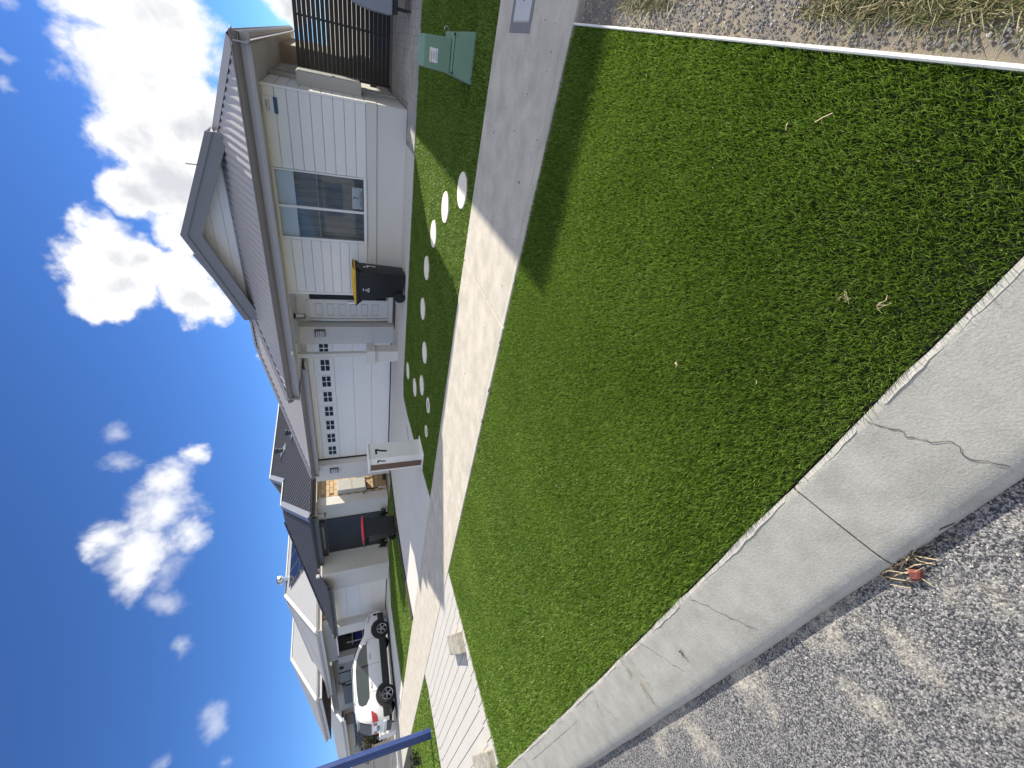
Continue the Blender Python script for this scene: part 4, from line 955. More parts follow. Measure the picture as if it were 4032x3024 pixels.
# ================================================================== NEIGHBOUR WITH THE DARK ROOF
H2 = thing('house', (-18, 12, 0), 'white rendered house with dark metal roof and roller shutter', 'house')
def p2(name, b, m, parent=H2, bevel=0.0): return box(name, b, m, parent, bevel)
p2('wall', (-18.1, -14.81, 11.10, 11.45, 0, 2.72), 'render')
sw = p2('side_wall', (-15.0, -14.83, 11.46, 20, 0, 2.72), 'cream_mortar')
p2('render_return', (-14.85, -14.805, 11.08, 11.47, 0, 2.72), 'render', sw)
bm_ = MB().box(-.15, .15, -.004, .022, -.072, .072).mesh('block', 'cream_brick', bevel=.006)
for r in range(17):
    for c in range(7):
        y = 11.63+c*.312+(.156 if r % 2 else 0)
        place('brick', bm_, sw, (-14.825, y, .08+r*.158), -math.pi/2)
m2 = p2('meter_box', (-14.80, -14.58, 11.52, 12.08, .82, 1.92), 'meter_grey', bevel=.008); p2('door', (-14.579, -14.566, 11.54, 12.06, 1.36, 1.90), 'meter_grey', m2, .004); p2('door', (-14.579, -14.566, 11.54, 12.06, .84, 1.34), 'meter_grey', m2, .004)
p2('junction_box', (-14.80, -14.70, 12.15, 12.32, 1.45, 1.72), 'cream_wall', sw, .004); p2('gas_meter', (-14.80, -14.68, 12.15, 12.34, .95, 1.2), 'flash_grey', sw, .01)
MB().tube([(-14.76, 12.25, .95), (-14.76, 12.3, .5), (-14.74, 12.42, .05)], .022, 7).build('pipe', 'white_paint', sw); MB().tube([(-14.76, 12.32, .3), (-14.74, 12.55, .05)], .018, 6).build('pipe', 'white_paint', sw)
MB().tube([(-14.78, 11.6, .8), (-14.78, 11.6, .35)], .02, 7).build('pipe', 'black_metal', sw); MB().tube([(-14.78, 11.6, .35), (-14.78, 11.6, .03)], .022, 7).build('pipe', 'white_paint', sw)
MB().tube([(-14.80, 11.38, .92), (-14.70, 11.38, .93), (-14.68, 11.38, .87)], .016, 6).build('tap', 'black_metal', sw)
# roller shutter over the front window
sh = p2('roller_shutter', (-18.35, -15.72, 11.055, 11.098, .29, 2.42), 'shutter_dark')
for i in range(44):
    z = .30+i*.0478; MB().box(-18.30, -15.77, 11.035, 11.056, z+.004, z+.043).build('slat', 'shutter_dark', sh, bevel=.008)
p2('shutter_box', (-18.36, -15.71, 10.90, 11.098, 2.44, 2.70), 'shutter_dark', sh, .02); p2('guide', (-15.77, -15.72, 11.02, 11.054, .29, 2.43), 'shutter_dark', sh); p2('guide', (-18.35, -18.30, 11.02, 11.054, .29, 2.43), 'shutter_dark', sh)
p2('end_cap', (-15.77, -15.73, 11.0, 11.019, .30, .36), 'white_print', sh); p2('box_label', (-17.6, -15.95, 10.893, 10.899, 2.50, 2.58), 'flash_grey', sh)
wl = p2('wall_light', (-15.42, -15.30, 11.0, 11.098, 2.44, 2.66), 'white_print'); p2('lamp_base', (-15.43, -15.29, 10.99, 11.099, 2.40, 2.438), 'black_metal', wl)
# projecting garage
p2('garage_wall', (-18.32, -18.12, 10.12, 11.08, 0, 2.70), 'render'); gp2 = p2('garage_front', (-19.30, -18.10, 10.05, 10.118, 0, 2.68), 'render')
p2('wall', (-24.25, -23.30, 10.05, 10.25, 0, 2.62), 'render', gp2); p2('wall', (-23.30, -19.30, 10.12, 10.3, 2.46, 2.66), 'soffit', gp2); p2('jamb', (-19.66, -19.31, 10.12, 10.45, 0, 2.6), 'render', gp2); p2('jamb', (-24.2, -23.30, 10.26, 10.45, 0, 2.6), 'render', gp2)
d2 = p2('garage_door', (-23.31, -19.65, 10.46, 10.50, .05, 2.5), 'white_paint')
for i in range(4): p2('door_section', (-23.29, -19.68, 10.40, 10.459, .06+i*.60, .06+i*.60+.594), 'white_paint', d2, .006)
p2('opener_panel', (-19.82, -19.70, 10.33, 10.399, 1.9, 2.3), 'black_metal', d2); p2('seal', (-23.3, -19.66, 10.395, 10.46, .03, .058), 'black_metal', d2)
E0 = Vector((-14.55, 10.42, 2.88)); TK = 3.3
def fz(y): return E0.z+PIT*(y-E0.y)
Kh = Vector((E0.x-TK, E0.y+TK, E0.z+PIT*TK)); XR = -20.1; ZR = E0.z+PIT*(E0.x-XR)
B2 = Vector((Kh.x, 15.05, Kh.z)); A2 = Vector((XR, 17.35, ZR)); BL2 = Vector((-19.35, 15.05, Kh.z))
EL = Vector((-22.5, 10.42, E0.z)); KL = Vector((-22.5+TK, E0.y+TK, E0.z+PIT*TK))
corrugated('roof_sheet', [tuple(E0), (E0.x, 26, E0.z), (XR, 26, ZR), tuple(A2), tuple(B2), tuple(Kh)], (1, 0, -PIT), .24, .03, 'roof_dark', H2, 10, flat=True)
corrugated('roof_sheet', [tuple(E0), tuple(Kh), tuple(KL), tuple(EL)], (0, -1, -PIT), .24, .02, 'roof_dark', H2, 10, flat=True)
corrugated('roof_sheet', [tuple(B2), tuple(A2), tuple(BL2)], (0, -1, -PIT), .24, .02, 'roof_dark', H2, 10, flat=True)
corrugated('roof_sheet', [(-18.3, 9.62, fz(9.62)), (-18.3, 10.5, fz(10.5)), (-22.42, 10.5, fz(10.5)), (-23.3, 9.62, fz(9.62))], (0, -1, -PIT), .24, .02, 'roof_dark', H2, 10, flat=True)
MB().extr([tuple(Kh+Vector((0, 0, -.03))), (B2.x, B2.y, Kh.z-.03), (KL.x, B2.y, Kh.z-.03), tuple(KL+Vector((0, 0, -.03)))], (0, 0, -.04)).build('roof_deck', 'roof_dark', H2)
capping(E0, Kh, .40, 'flash_grey', H2, 'hip_capping'); capping(Kh, B2, .16, 'trim_white', H2, 'hip_capping'); capping(B2, A2, .40, 'flash_grey', H2, 'hip_capping'); capping(A2, (XR, 26, ZR), .26, 'trim_white', H2, 'ridge_capping')
capping(A2, BL2, .2, 'roof_dark', H2, 'hip_capping'); capping(KL, EL, .2, 'roof_dark', H2, 'hip_capping')
G2 = dict(m='gutter_dark', parent=H2, fm='gutter_dark')
gutter_run((E0.x+.02, 10.36), (-18.08, 10.36), (0, -1), z=2.90, fz=.24, **G2); gutter_run((E0.x+.06, 10.36), (E0.x+.06, 24), (1, 0), z=2.90, fz=.24, **G2); gutter_run((-18.55, 9.56), (-23.35, 9.56), (0, -1), z=2.53, fz=.20, **G2)
p2('soffit', (-18.3, -14.6, 10.48, 11.10, 2.655, 2.675), 'soffit'); p2('soffit', (-14.81, -14.56, 11.1, 20, 2.655, 2.675), 'soffit'); p2('gable_cap', (-18.20, -18.09, 10.0, 10.118, 2.80, 2.93), 'trim_white')
for (x, y) in ((-18.35, 17.7), (-16.97, 17.6)):
    z = E0.z+PIT*(E0.x-x); fl = MB().lathe([(.11, -.1), (.11, .30), (.16, .31), (.16, .41), (.05, .43)], (x, y, z), 14).build('flue', 'roof_dark', H2, smooth=True)
    MB().hexa([(x-.3, y-.25, z+.16), (x+.3, y-.25, z-.12), (x+.3, y+.25, z-.12), (x-.3, y+.25, z+.16)], [(x-.3, y-.25, z+.18), (x+.3, y-.25, z-.10), (x+.3, y+.25, z-.10), (x-.3, y+.25, z+.18)]).build('flue_flashing', 'flash_grey', fl)
# hose reel of dark green on the ground and white pipe beside the brick wall
hs = MB()
for k in range(5): hs.tube([(-14.35+.26*math.cos(a)*1.5, 12.0+.20*math.sin(a), .03+k*.022) for a in np.linspace(0, 6.28, 17)], .016, 6)
mat('hose_green', (.012, .06, .035), .5, .1); tag(hs.build('garden_hose', 'hose_green'), 'coiled dark green hose at the foot of the cream brick wall', 'hose')

# ================================================================== PLANTS
def leafy(name, c, r, n, leaf, m, parent, flat=1.0):
    c = np.array(c); V = []; Fs = []; T = []
    for i in range(n):
        d = rng.normal(0, 1, 3); d /= np.linalg.norm(d); p = c+d*np.array(r)*(rng.random()**.33)*(.8+.35*math.sin(7*d[0]+5*d[1])); a = rng.normal(0, 1, 3); a /= np.linalg.norm(a); b = np.cross(a, rng.normal(0, 1, 3)); b /= np.linalg.norm(b)
        l = leaf*(.6+.8*rng.random()); k = len(V)
        V += [tuple(p-a*l), tuple(p+b*l*.45), tuple(p+a*l), tuple(p-b*l*.45)]; Fs.append((k, k+1, k+2, k+3)); T += [rng.random()]*4
    org = ORG.get(parent, Vector((0, 0, 0))); me = bpy.data.meshes.new(name); me.from_pydata([(x-org.x, y-org.y, z-org.z) for x, y, z in V], [], Fs)
    at = me.attributes.new('tint', 'FLOAT', 'POINT'); at.data.foreach_set('value', np.array(T, np.float32)); me.materials.append(MATS[m])
    o = bpy.data.objects.new(name, me); COL.objects.link(o); o.parent = parent; return o
def shrub(name, c, r, n, leaf, m, label, cat='shrub', group=None):
    t = thing(name, (c[0], c[1], 0), label, cat, group)
    leafy('crown', c, r, n, leaf, m, t)
    st = MB()
    for i in range(5):
        a = i*1.3; st.tube([(c[0]+.02*math.cos(a), c[1]+.02*math.sin(a), 0), (c[0]+r[0]*.4*math.cos(a), c[1]+r[1]*.4*math.sin(a), c[2]), (c[0]+r[0]*.7*math.cos(a), c[1]+r[1]*.7*math.sin(a), c[2]+r[2]*.5)], .012, 5)
    st.build('stem', 'bark', t); return t
names = ['low dark shrub by the corner of the rendered house, right of the red-lidded bin', 'low dark shrub just left of the red-lidded bin', 'low dark shrub under the roller shutter, middle of the row', 'low dark shrub at the left end of the row under the shutter']
for (x, l) in zip((-15.65, -16.7, -17.3, -17.85), names): shrub('hedge_plant', (x, 10.85, .20), (.30, .16, .17), 420, .05, 'hedge_leaf', l, 'shrub', 'dark shrubs under the roller shutter')

# ================================================================== HOUSES FARTHER DOWN THE STREET
H3 = thing('house', (-28, 14, .2), 'house with pale metal roof, solar panels and an open garage', 'house')
def p3(name, b, m, parent=H3, bevel=0.0): return box(name, b, m, parent, bevel)
EC = Vector((-24.25, 10.45, 3.40)); tr = 4.75
RX, RZ3 = EC.x-tr, EC.z+PIT*tr
AP3 = Vector((RX, EC.y+tr, RZ3)); EL3 = Vector((EC.x-2*tr, EC.y, EC.z))
corrugated('roof_sheet', [tuple(EC), (EC.x, 28, EC.z), (RX, 28, RZ3), tuple(AP3)], (1, 0, -PIT), .15, .020, 'roof_white', H3, 6)
corrugated('roof_sheet', [tuple(EC), tuple(AP3), tuple(EL3)], (0, -1, -PIT), .15, .020, 'roof_white', H3, 6)
capping(EC, AP3, .34, 'trim_white', H3, 'hip_capping'); capping(AP3, (RX, 28, RZ3), .3, 'trim_white', H3, 'ridge_capping'); capping(AP3, EL3, .3, 'trim_white', H3, 'hip_capping')
gutter_run((EC.x+.05, EC.y-.06), (EL3.x-.05, EC.y-.06), (0, -1), m='trim_white', parent=H3, fm='trim_white', z=3.42, fz=.26); gutter_run((EC.x+.05, EC.y-.06), (EC.x+.05, 26), (1, 0), m='trim_white', parent=H3, fm='trim_white', z=3.42, fz=.26)
w3 = p3('side_wall', (-24.75, -24.55, 11.2, 22, 0, 3.2), 'red_mortar')
bm3 = MB().box(-.15, .15, -.004, .020, -.055, .055).mesh('brick', 'red_brick', bevel=.006)
for r in range(9):
    for c in range(16): place('brick', bm3, w3, (-24.545, 11.35+c*.315+(.157 if r % 2 else 0), 2.22+r*.118), -math.pi/2)
p3('soffit', (-33.6, -24.3, 10.5, 11.3, 3.15, 3.17), 'soffit')
gf = p3('garage_front', (-29.6, -24.5, 10.9, 11.1, 2.62, 3.14), 'grey_render'); p3('jamb', (-24.86, -24.5, 10.88, 11.2, 0, 2.61), 'white_paint', gf); p3('jamb', (-30.2, -29.25, 10.88, 11.2, 0, 2.61), 'grey_render', gf); p3('track', (-29.2, -24.9, 10.98, 11.05, 2.52, 2.615), 'white_paint', gf)
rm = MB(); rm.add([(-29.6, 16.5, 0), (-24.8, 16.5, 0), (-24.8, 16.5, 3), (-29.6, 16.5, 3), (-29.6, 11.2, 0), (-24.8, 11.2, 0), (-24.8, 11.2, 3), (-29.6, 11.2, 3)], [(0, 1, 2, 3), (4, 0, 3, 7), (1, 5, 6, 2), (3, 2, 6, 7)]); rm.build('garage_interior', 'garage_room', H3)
p3('electrical_panel', (-29.59, -29.5, 13.3, 13.9, 2.15, 2.55), 'shelf_white', gf)
rk = thing('shelf_rack', (-29.3, 12.6, 0), 'white metal storage shelf inside the open garage', 'shelf')
for z in (.55, 1.15, 1.75): MB().box(-29.58, -29.05, 11.5, 14.6, z, z+.05).build('shelf', 'shelf_white', rk)
for y in (11.5, 12.5, 13.5, 14.55): MB().box(-29.09, -29.04, y, y+.05, 0, 2.1).build('post', 'shelf_white', rk)
bx = [(11.8, 1.2, .45, .42, 'box_blue', 'blue box on the garage shelf nearest the street'), (12.25, 1.2, .40, .38, 'box_red', 'red crate on the middle garage shelf'), (12.75, 1.2, .4, .3, 'box_pale', 'pale box on the middle garage shelf'), (13.2, 1.2, .4, .42, 'black_plastic', 'dark box on the middle garage shelf'), (13.8, 1.2, .5, .4, 'box_pink', 'pink tub at the back of the garage shelf'),
      (12.1, .6, .5, .4, 'black_plastic', 'dark box on the lower garage shelf'), (12.8, .6, .45, .4, 'box_pink', 'pink box on the lower garage shelf'), (12.3, 1.8, .5, .35, 'black_plastic', 'black bag on the top garage shelf'), (13.0, 1.8, .4, .28, 'box_pale', 'pale box on the top garage shelf')]
for y, z, w, h, m, l in bx: tag(MB().box(-29.5, -29.1, y-w/2, y+w/2, z+.001, z+h).build('storage_box', m, bevel=.02), l, 'box', 'things stored in the open garage')
# solar panels and the spinning roof vent
nrm = Vector((PIT, 0, 1)).normalized()
for row in range(2):
    for k in range(9):
        y0 = 15.2+k*1.06+.0*row; s0 = 1.0+row*1.72
        q = []
        for (yy, ss) in ((y0, s0), (y0+1.0, s0), (y0+1.0, s0+1.65), (y0, s0+1.65)): q.append(Vector((RX, 0, RZ3))+Vector((1, 0, -PIT)).normalized()*ss+Vector((0, yy, 0))+nrm*.09)
        po = MB().extr([tuple(v) for v in q], tuple(nrm*.035)).build('solar_panel', 'solar', H3)
        q2 = [v+nrm*.0365 for v in q]; c_ = sum(q2, Vector())/4
        fr = MB()
        for a, b in zip(q2, q2[1:]+q2[:1]): fr.beam(a+(c_-a)*.012, b+(c_-b)*.012, .03, .01, nrm)
        fr.build('panel_frame', 'solar_frame', po)
wv = MB().lathe([(.16, -.25), (.16, .10), (.14, .12), (.24, .20), (.30, .32), (.27, .44), (.14, .52), (.02, .54)], (RX+.25, 16.2, RZ3), 20).build('whirly_vent', 'alloy', H3, smooth=True)
H4 = thing('house', (-36, 12, .3), 'grey walled house with pale hipped roof beyond the open garage', 'house')
def p4(name, b, m, parent=H4, bevel=0.0): return box(name, b, m, parent, bevel)
E4 = Vector((-31.4, 9.7, 3.90)); t4 = 4.3; A4 = Vector((E4.x-t4, E4.y+t4, E4.z+PIT*t4)); L4 = Vector((E4.x-2*t4, E4.y, E4.z))
corrugated('roof_sheet', [tuple(E4), (E4.x, 24, E4.z), (A4.x, 24, A4.z), tuple(A4)], (1, 0, -PIT), .18, .022, 'roof_white', H4, 6)
corrugated('roof_sheet', [tuple(E4), tuple(A4), tuple(L4)], (0, -1, -PIT), .18, .022, 'roof_white', H4, 6)
for a, b in ((E4, A4), (A4, Vector((A4.x, 24, A4.z))), (A4, L4)): capping(a, b, .36, 'trim_white', H4, 'hip_capping')
gutter_run((E4.x+.05, 9.64), (L4.x, 9.64), (0, -1), m='trim_white', parent=H4, fm='trim_white', z=3.92, fz=.28); gutter_run((E4.x+.05, 9.64), (E4.x+.05, 24), (1, 0), m='trim_white', parent=H4, fm='trim_white', z=3.92, fz=.28)
p4('porch_ceiling', (-40.0, -31.5, 9.75, 12.4, 3.58, 3.62), 'brown_soffit')
w4 = p4('wall', (-46, -31.9, 12.4, 12.6, 0, 3.3), 'grey_render'); p4('beam', (-41, -31.5, 11.4, 11.6, 3.05, 3.40), 'grey_render', w4)
for (xa, xb) in ((-33.6, -32.4), (-37.9, -36.0)):
    w = p4('window', (xa, xb, 12.34, 12.39, .7, 2.85), 'dim_glass', w4); p4('frame', (xa-.12, xa-.001, 12.32, 12.39, .6, 2.95), 'shutter_dark', w); p4('sill', (xa-.12, xb+.12, 12.30, 12.339, .56, .69), 'render', w)
p4('garage_door', (-42.6, -38.6, 12.3, 12.36, 0, 2.7), 'shutter_dark', w4)
for x in (-35.1, -38.3): p4('wall_light', (x-.09, x+.09, 12.27, 12.39, 2.5, 2.75), 'black_metal', w4)
p4('side_wall', (-32.1, -31.9, 12.61, 22, 0, 3.58), 'grey_render')
H5 = thing('house', (-50, 14, .3), 'far house with low corrugated roof above the dark fence', 'house')
E5 = Vector((-44.2, 11.6, 3.02)); t5 = 2.9; A5 = Vector((E5.x-t5, E5.y+t5, E5.z+PIT*t5)); L5 = Vector((-60, 11.6, 3.02))
corrugated('roof_sheet', [tuple(E5), tuple(A5), (-60+t5, A5.y, A5.z), tuple(L5)], (0, -1, -PIT), .25, .03, 'roof_white', H5, 4)
corrugated('roof_sheet', [tuple(E5), (E5.x, 17.4, E5.z), tuple(A5)], (1, 0, -PIT), .25, .03, 'roof_white', H5, 4)
corrugated('roof_sheet', [(-43.8, 14.6, 3.3), (-43.8, 22, 3.3), (-47.5, 22, 5.0), (-47.5, 18.3, 5.0)], (1, 0, -PIT), .25, .03, 'roof_white', H5, 4)
capping(E5, A5, .36, 'trim_white', H5, 'hip_capping'); gutter_run((E5.x+.05, 11.54), (-60, 11.54), (0, -1), m='trim_white', parent=H5, fm='trim_white', z=3.05, fz=.3)
w5 = box('wall', (-60, -44.6, 12.2, 12.4, 0, 2.9), 'cream_wall', H5); box('wall', (-47.5, -44.55, 12.14, 12.199, 2.0, 2.78), 'wood_brown', w5); box('window', (-57.5, -55, 12.15, 12.199, .9, 2.3), 'dim_glass', w5)
H6 = thing('house', (-72, 14, .3), 'farthest pale-roofed house at the left end of the street', 'house')
corrugated('roof_sheet', [(-62, 13, 3.0), (-66, 17, 4.9), (-80, 17, 4.9), (-84, 13, 3.0)], (0, -1, -PIT), .3, .03, 'roof_white', H6, 4)
corrugated('roof_sheet', [(-62, 13, 3.0), (-62, 21, 3.0), (-66, 17, 4.9)], (1, 0, -PIT), .3, .03, 'roof_white', H6, 4); box('wall', (-83, -63, 13.4, 13.6, 0, 2.9), 'cream_wall', H6)
box('window', (-68, -66, 13.35, 13.39, .9, 2.2), 'dim_glass', H6)
# the house on the right, out of the picture, whose shadow lies across the turf
H8 = thing('house', (5, 14, 0), 'neighbouring house on the right, outside the picture', 'house')
box('wall', (1.75, 12, 9.7, 22, 0, 2.6), 'render', H8)
r0 = (1.10, 8.75, 2.80); rr = [(1.20, 8.6, 2.80), (12.5, 8.6, 2.80), (12.5, 23, 2.80), (1.20, 23, 2.80)]
pk = [(2.15, 10.0, 4.5), (11, 10.3, 4.5), (11, 21.6, 4.5), (2.15, 21.6, 4.5)]
MB().hexa(rr, pk).build('roof', 'roof_grey', H8)

# dark fence, walls and shrubs at the far left
fc = thing('steel_fence', (-45, 11, 0), 'dark ribbed steel fence panel behind the white car', 'fence')
for i in range(14):
    x = -49.4+i*.64; MB().box(x, x+.56, 10.97, 11.0, .25, 2.06).build('panel', 'fence_dark', fc); MB().box(x+.56, x+.64, 10.93, 11.0, .25, 2.06).build('rib', 'fence_dark', fc)
MB().box(-49.5, -40.3, 10.92, 11.02, 2.061, 2.12).build('rail', 'fence_dark', fc)
for i, (xx, yy) in enumerate(((-36.4, 7.0), (-37.9, 7.0), (-39.4, 7.0), (-40.9, 7.0))): pass
wp = thing('garden_pillar', (-24.9, 5.75, 0), 'low white rendered pillar at the edge of the footpath beyond the car', 'pillar')
MB().box(-25.3, -24.65, 5.5, 5.85, 0, .70).build('block', 'white_paint', wp, bevel=.01); MB().box(-25.33, -24.62, 5.47, 5.88, .701, .74).build('cap', 'white_paint', wp, bevel=.006)
lw = thing('garden_wall', (-36, 6.5, 0), 'low pale garden wall at the far left', 'wall')
MB().box(-46, -32.2, 6.6, 6.9, 0, .95).build('wall', 'cream_wall', lw, bevel=.01); MB().box(-46.05, -32.15, 6.55, 6.95, .951, 1.0).build('coping', 'cream_wall', lw, bevel=.01)
shrub('dry_shrub', (-40.5, 8.6, .95), (2.0, .9, .75), 900, .12, 'shrub_leaf', 'dry brownish shrub behind the blue pole')
shrub('small_shrub', (-25.1, 5.95, .28), (.28, .2, .25), 300, .045, 'hedge_leaf', 'small dark plant by the low white pillar')
shrub('verge_plant', (-14.9, 2.55, .16), (.14, .25, .16), 160, .04, 'hedge_leaf', 'small dark plant growing in the turf left of the blue pole', 'plant')
hd = thing('clipped_hedge', (-31, 8.6, 0), 'narrow green clipped hedge strip beyond the car', 'hedge'); leafy('crown', (-33, 8.9, .35), (6.5, .3, .32), 2600, .08, 'shrub_leaf', hd); MB().box(-39, -27, 8.85, 8.95, 0, .3).build('stem', 'bark', hd)

# ================================================================== BLUE POLE
bp_ = thing('blue_pole', (-12.06, 2.43, 0), 'tall blue octagonal pole standing in the turf', 'pole')
MB().cyl((-12.06, 2.43, -.05), (-12.10, 2.46, 5.5), .105, .095, 8).build('shaft', 'blue_paint', bp_)
MB().cyl((-12.06, 2.43, -.05), (-12.06, 2.43, .012), .125, .12, 8).build('collar', 'blue_paint', bp_)

# ================================================================== WHITE CAR
car = thing('car', (0, 0, 0), 'white five-door crossover car with black cladding parked on the driveway', 'car'); ORG[car] = Vector((0, 0, 0))
TOP = [(-2.24, .62), (-2.23, 1.02), (-2.15, 1.22), (-2.02, 1.46), (-1.90, 1.58), (-1.6, 1.645), (-.9, 1.672), (-.3, 1.68), (.2, 1.655), (.55, 1.58), (.95, 1.38), (1.28, 1.155), (1.6, 1.09), (1.95, 1.02), (2.15, .92), (2.24, .72), (2.26, .55)]
def lerp(tab, v):
    for (a, b), (c, d) in zip(tab[:-1], tab[1:]):
        if a <= v <= c: return b+(d-b)*(v-a)/(c-a)
    return tab[0][1] if v < tab[0][0] else tab[-1][1]
def hw(y, z):
    e = max(0, abs(y)-1.55)/.75; plan = .925*(1-.16*e**2.2)
    v = lerp([(.2, .93), (.45, .975), (.75, 1.0), (1.0, .985), (1.08, .965), (1.3, .865), (1.5, .775), (1.62, .71), (1.7, .62)], z)
    return plan*v
ys = sorted(set(list(np.linspace(-2.2, 2.2, 45))+[-2.24, 2.25])); rows = []
for y in ys:
    zt = lerp(TOP, y); zb = .30 if abs(y) < 2.0 else .36; r = []
    half = [(hw(y, zb+(zt-.0-zb)*k/12)*(1-.05*(k/12)**8), zb+(zt-zb)*k/12) for k in range(13)]
    x1 = half[-1][0]; crown = [(x1*.86, zt+.022), (x1*.5, zt+.035), (0, zt+.04)]
    h = half+crown; r = [(-x, y, z) for x, z in h]+[(x, y, z) for x, z in h[::-1][1:]]
    rows.append(r)
bd = MB().grid(rows); k = len(rows[0]); bd.f.append(tuple(range(k))); bd.f.append(tuple(range((len(rows)-1)*k, len(rows)*k))[::-1])
bd.build('body', 'car_white', car, smooth=True)
MB().box(-.86, .86, -2.1, 2.1, .22, .32).build('underbody', 'car_black', car)
def sidepatch(name, y0, y1, lo, hi, m, off=.006, n=14, sides=(-1, 1), mz=4, parent=None):
    for s in sides:
        g = []
        for i in range(n+1):
            y = y0+(y1-y0)*i/n; a, b = lo(y), hi(y); g.append([(s*(hw(y, a+(b-a)*j/mz)+off), y, a+(b-a)*j/mz) for j in range(mz+1)])
        o = MB().grid(g).build(name, m, parent or car, smooth=True)
    return o
c1 = lambda v: (lambda y: v)
rt = lambda y: min(lerp(TOP, y)-.07, 1.59)
sidepatch('front_side_window', -.02, .98, lambda y: 1.075, lambda y: max(1.085, min(rt(y), lerp([(-.1, 1.585), (.25, 1.55), (.6, 1.42), (.98, 1.13)], y))), 'car_glass')
sidepatch('rear_side_window', -1.50, -.08, lambda y: lerp([(-1.50, 1.22), (-1.30, 1.08), (-.08, 1.06)], y), lambda y: lerp([(-1.50, 1.40), (-1.38, 1.54), (-.8, 1.585), (-.08, 1.59)], y), 'car_glass')
sidepatch('window_pillar', -.10, .0, c1(1.06), c1(1.585), 'car_black', .007, 2)
sidepatch('sill_cladding', -.98, .98, c1(.24), c1(.52), 'car_black', .014); sidepatch('rear_cladding', -2.12, -1.72, c1(.32), c1(.58), 'car_black', .014); sidepatch('front_cladding', 1.72, 2.15, c1(.30), c1(.50), 'car_black', .012)
for y in (-.05, -1.12): sidepatch('door_gap', y-.005, y+.005, c1(.55), c1(1.07), 'car_black', .004, 1)
sidepatch('door_gap', 1.0, 1.01, c1(.55), c1(1.05), 'car_black', .004, 1)
sidepatch('door_handle', .18, .38, c1(.955), c1(.99), 'car_white', .03, 3); sidepatch('door_handle', -.95, -.75, c1(.965), c1(1.0), 'car_white', .03, 3)
sidepatch('door_handle_recess', .16, .40, c1(.935), c1(1.0), 'flash_grey', .004, 3); sidepatch('door_handle_recess', -.97, -.73, c1(.945), c1(1.01), 'flash_grey', .004, 3)
sidepatch('tail_light', -2.2, -1.80, lambda y: lerp([(-2.2, .80), (-1.95, .84), (-1.82, 1.0)], y), lambda y: lerp([(-2.2, 1.02), (-1.80, 1.06)], y), 'lamp_red', .016, 8)
sidepatch('headlight', 1.72, 2.1, lambda y: lerp([(1.72, .93), (2.1, .78)], y), lambda y: lerp([(1.72, .98), (2.1, .90)], y), 'lamp_clear', .010, 6)
sidepatch('fog_lamp_surround', 2.02, 2.14, c1(.52), c1(.68), 'car_black', .014, 3)
for s in (-1, 1):
    m_ = MB().hexa([(s*.90, .80, 1.08), (s*1.08, .82, 1.08), (s*1.08, .93, 1.09), (s*.90, .90, 1.08)], [(s*.92, .80, 1.20), (s*1.06, .82, 1.22), (s*1.06, .90, 1.20), (s*.92, .88, 1.19)]).build('mirror', 'car_white', car, bevel=.02, seg=2, smooth=True)
    MB().box(*sorted((s*.86, s*.94)), .82, .88, 1.06, 1.10).build('mirror_stalk', 'car_black', m_)
    MB().tube([(s*.66, -1.35, 1.66), (s*.67, -1.2, 1.725), (s*.68, .0, 1.735), (s*.67, .25, 1.68)], .018, 6).build('roof_rail', 'alloy', car)
    for wy in (-1.345, 1.345):
        x0 = hw(wy, .5)
        for (a, b, o_, m) in ((0, .415, .016, 'car_black'), (.405, .475, .026, 'car_black')):
            g = []
            for i in range(25):
                th = math.pi*(-.08+1.16*i/24); g.append([(s*(hw(wy+rad*math.cos(th), max(.3, .36+rad*math.sin(th)))+o_), wy+rad*math.cos(th), max(.26, .36+rad*math.sin(th))) for rad in (max(a, .01), b)])
            MB().grid(g).build('wheel_arch' if a else 'wheel_well', m, car)
        ty = MB().lathe([(.20, -.10), (.30, -.10), (.335, -.085), (.348, -.04), (.35, 0), (.348, .05), (.335, .095), (.30, .11), (.225, .10), (.22, .06)], n=40)
        cxx = s*(x0-.06); ty.v = [(cxx+s*z, wy+x, .35+y) for x, y, z in ty.v]; wh = ty.build('wheel', 'rubber', car, smooth=True)
        rim = MB().lathe([(.20, .05), (.228, .105), (.222, .112), (.205, .10), (.195, .06)], n=40); rim.v = [(cxx+s*z, wy+x, .35+y) for x, y, z in rim.v]; rim.build('rim', 'alloy', wh, smooth=True)
        ds = MB().lathe([(.0, .045), (.21, .045), (.21, .05), (.0, .05)], n=30); ds.v = [(cxx+s*z, wy+x, .35+y) for x, y, z in ds.v]; ds.build('brake_disc', 'car_black', wh)
        spk = MB()
        for q in range(5):
            for dd in (-.17, .17):
                a = q*2*math.pi/5+.3+dd*.55; a2 = q*2*math.pi/5+.3+dd
                p0 = Vector((0, .04*math.cos(a), .04*math.sin(a))); p1 = Vector((0, .212*math.cos(a2), .212*math.sin(a2))); d = (p1-p0).normalized(); n_ = Vector((0, -d.z, d.y))*.021
                f = lambda p, h: (cxx+s*h, wy+p.y, .35+p.z)
                spk.hexa([f(p0-n_, .07), f(p0+n_, .07), f(p1+n_*.8, .075), f(p1-n_*.8, .075)], [f(p0-n_*.7, .10), f(p0+n_*.7, .10), f(p1+n_*.55, .105), f(p1-n_*.55, .105)])
        spk.build('spokes', 'alloy', wh); hb = MB().lathe([(.0, .06), (.055, .06), (.05, .105), (.0, .11)], n=16); hb.v = [(cxx+s*z, wy+x, .35+y) for x, y, z in hb.v]; hb.build('hub_cap', 'alloy', wh, smooth=True)
def yrear(z): return lerp(sorted((b, a) for a, b in TOP if a <= -1.6), z)
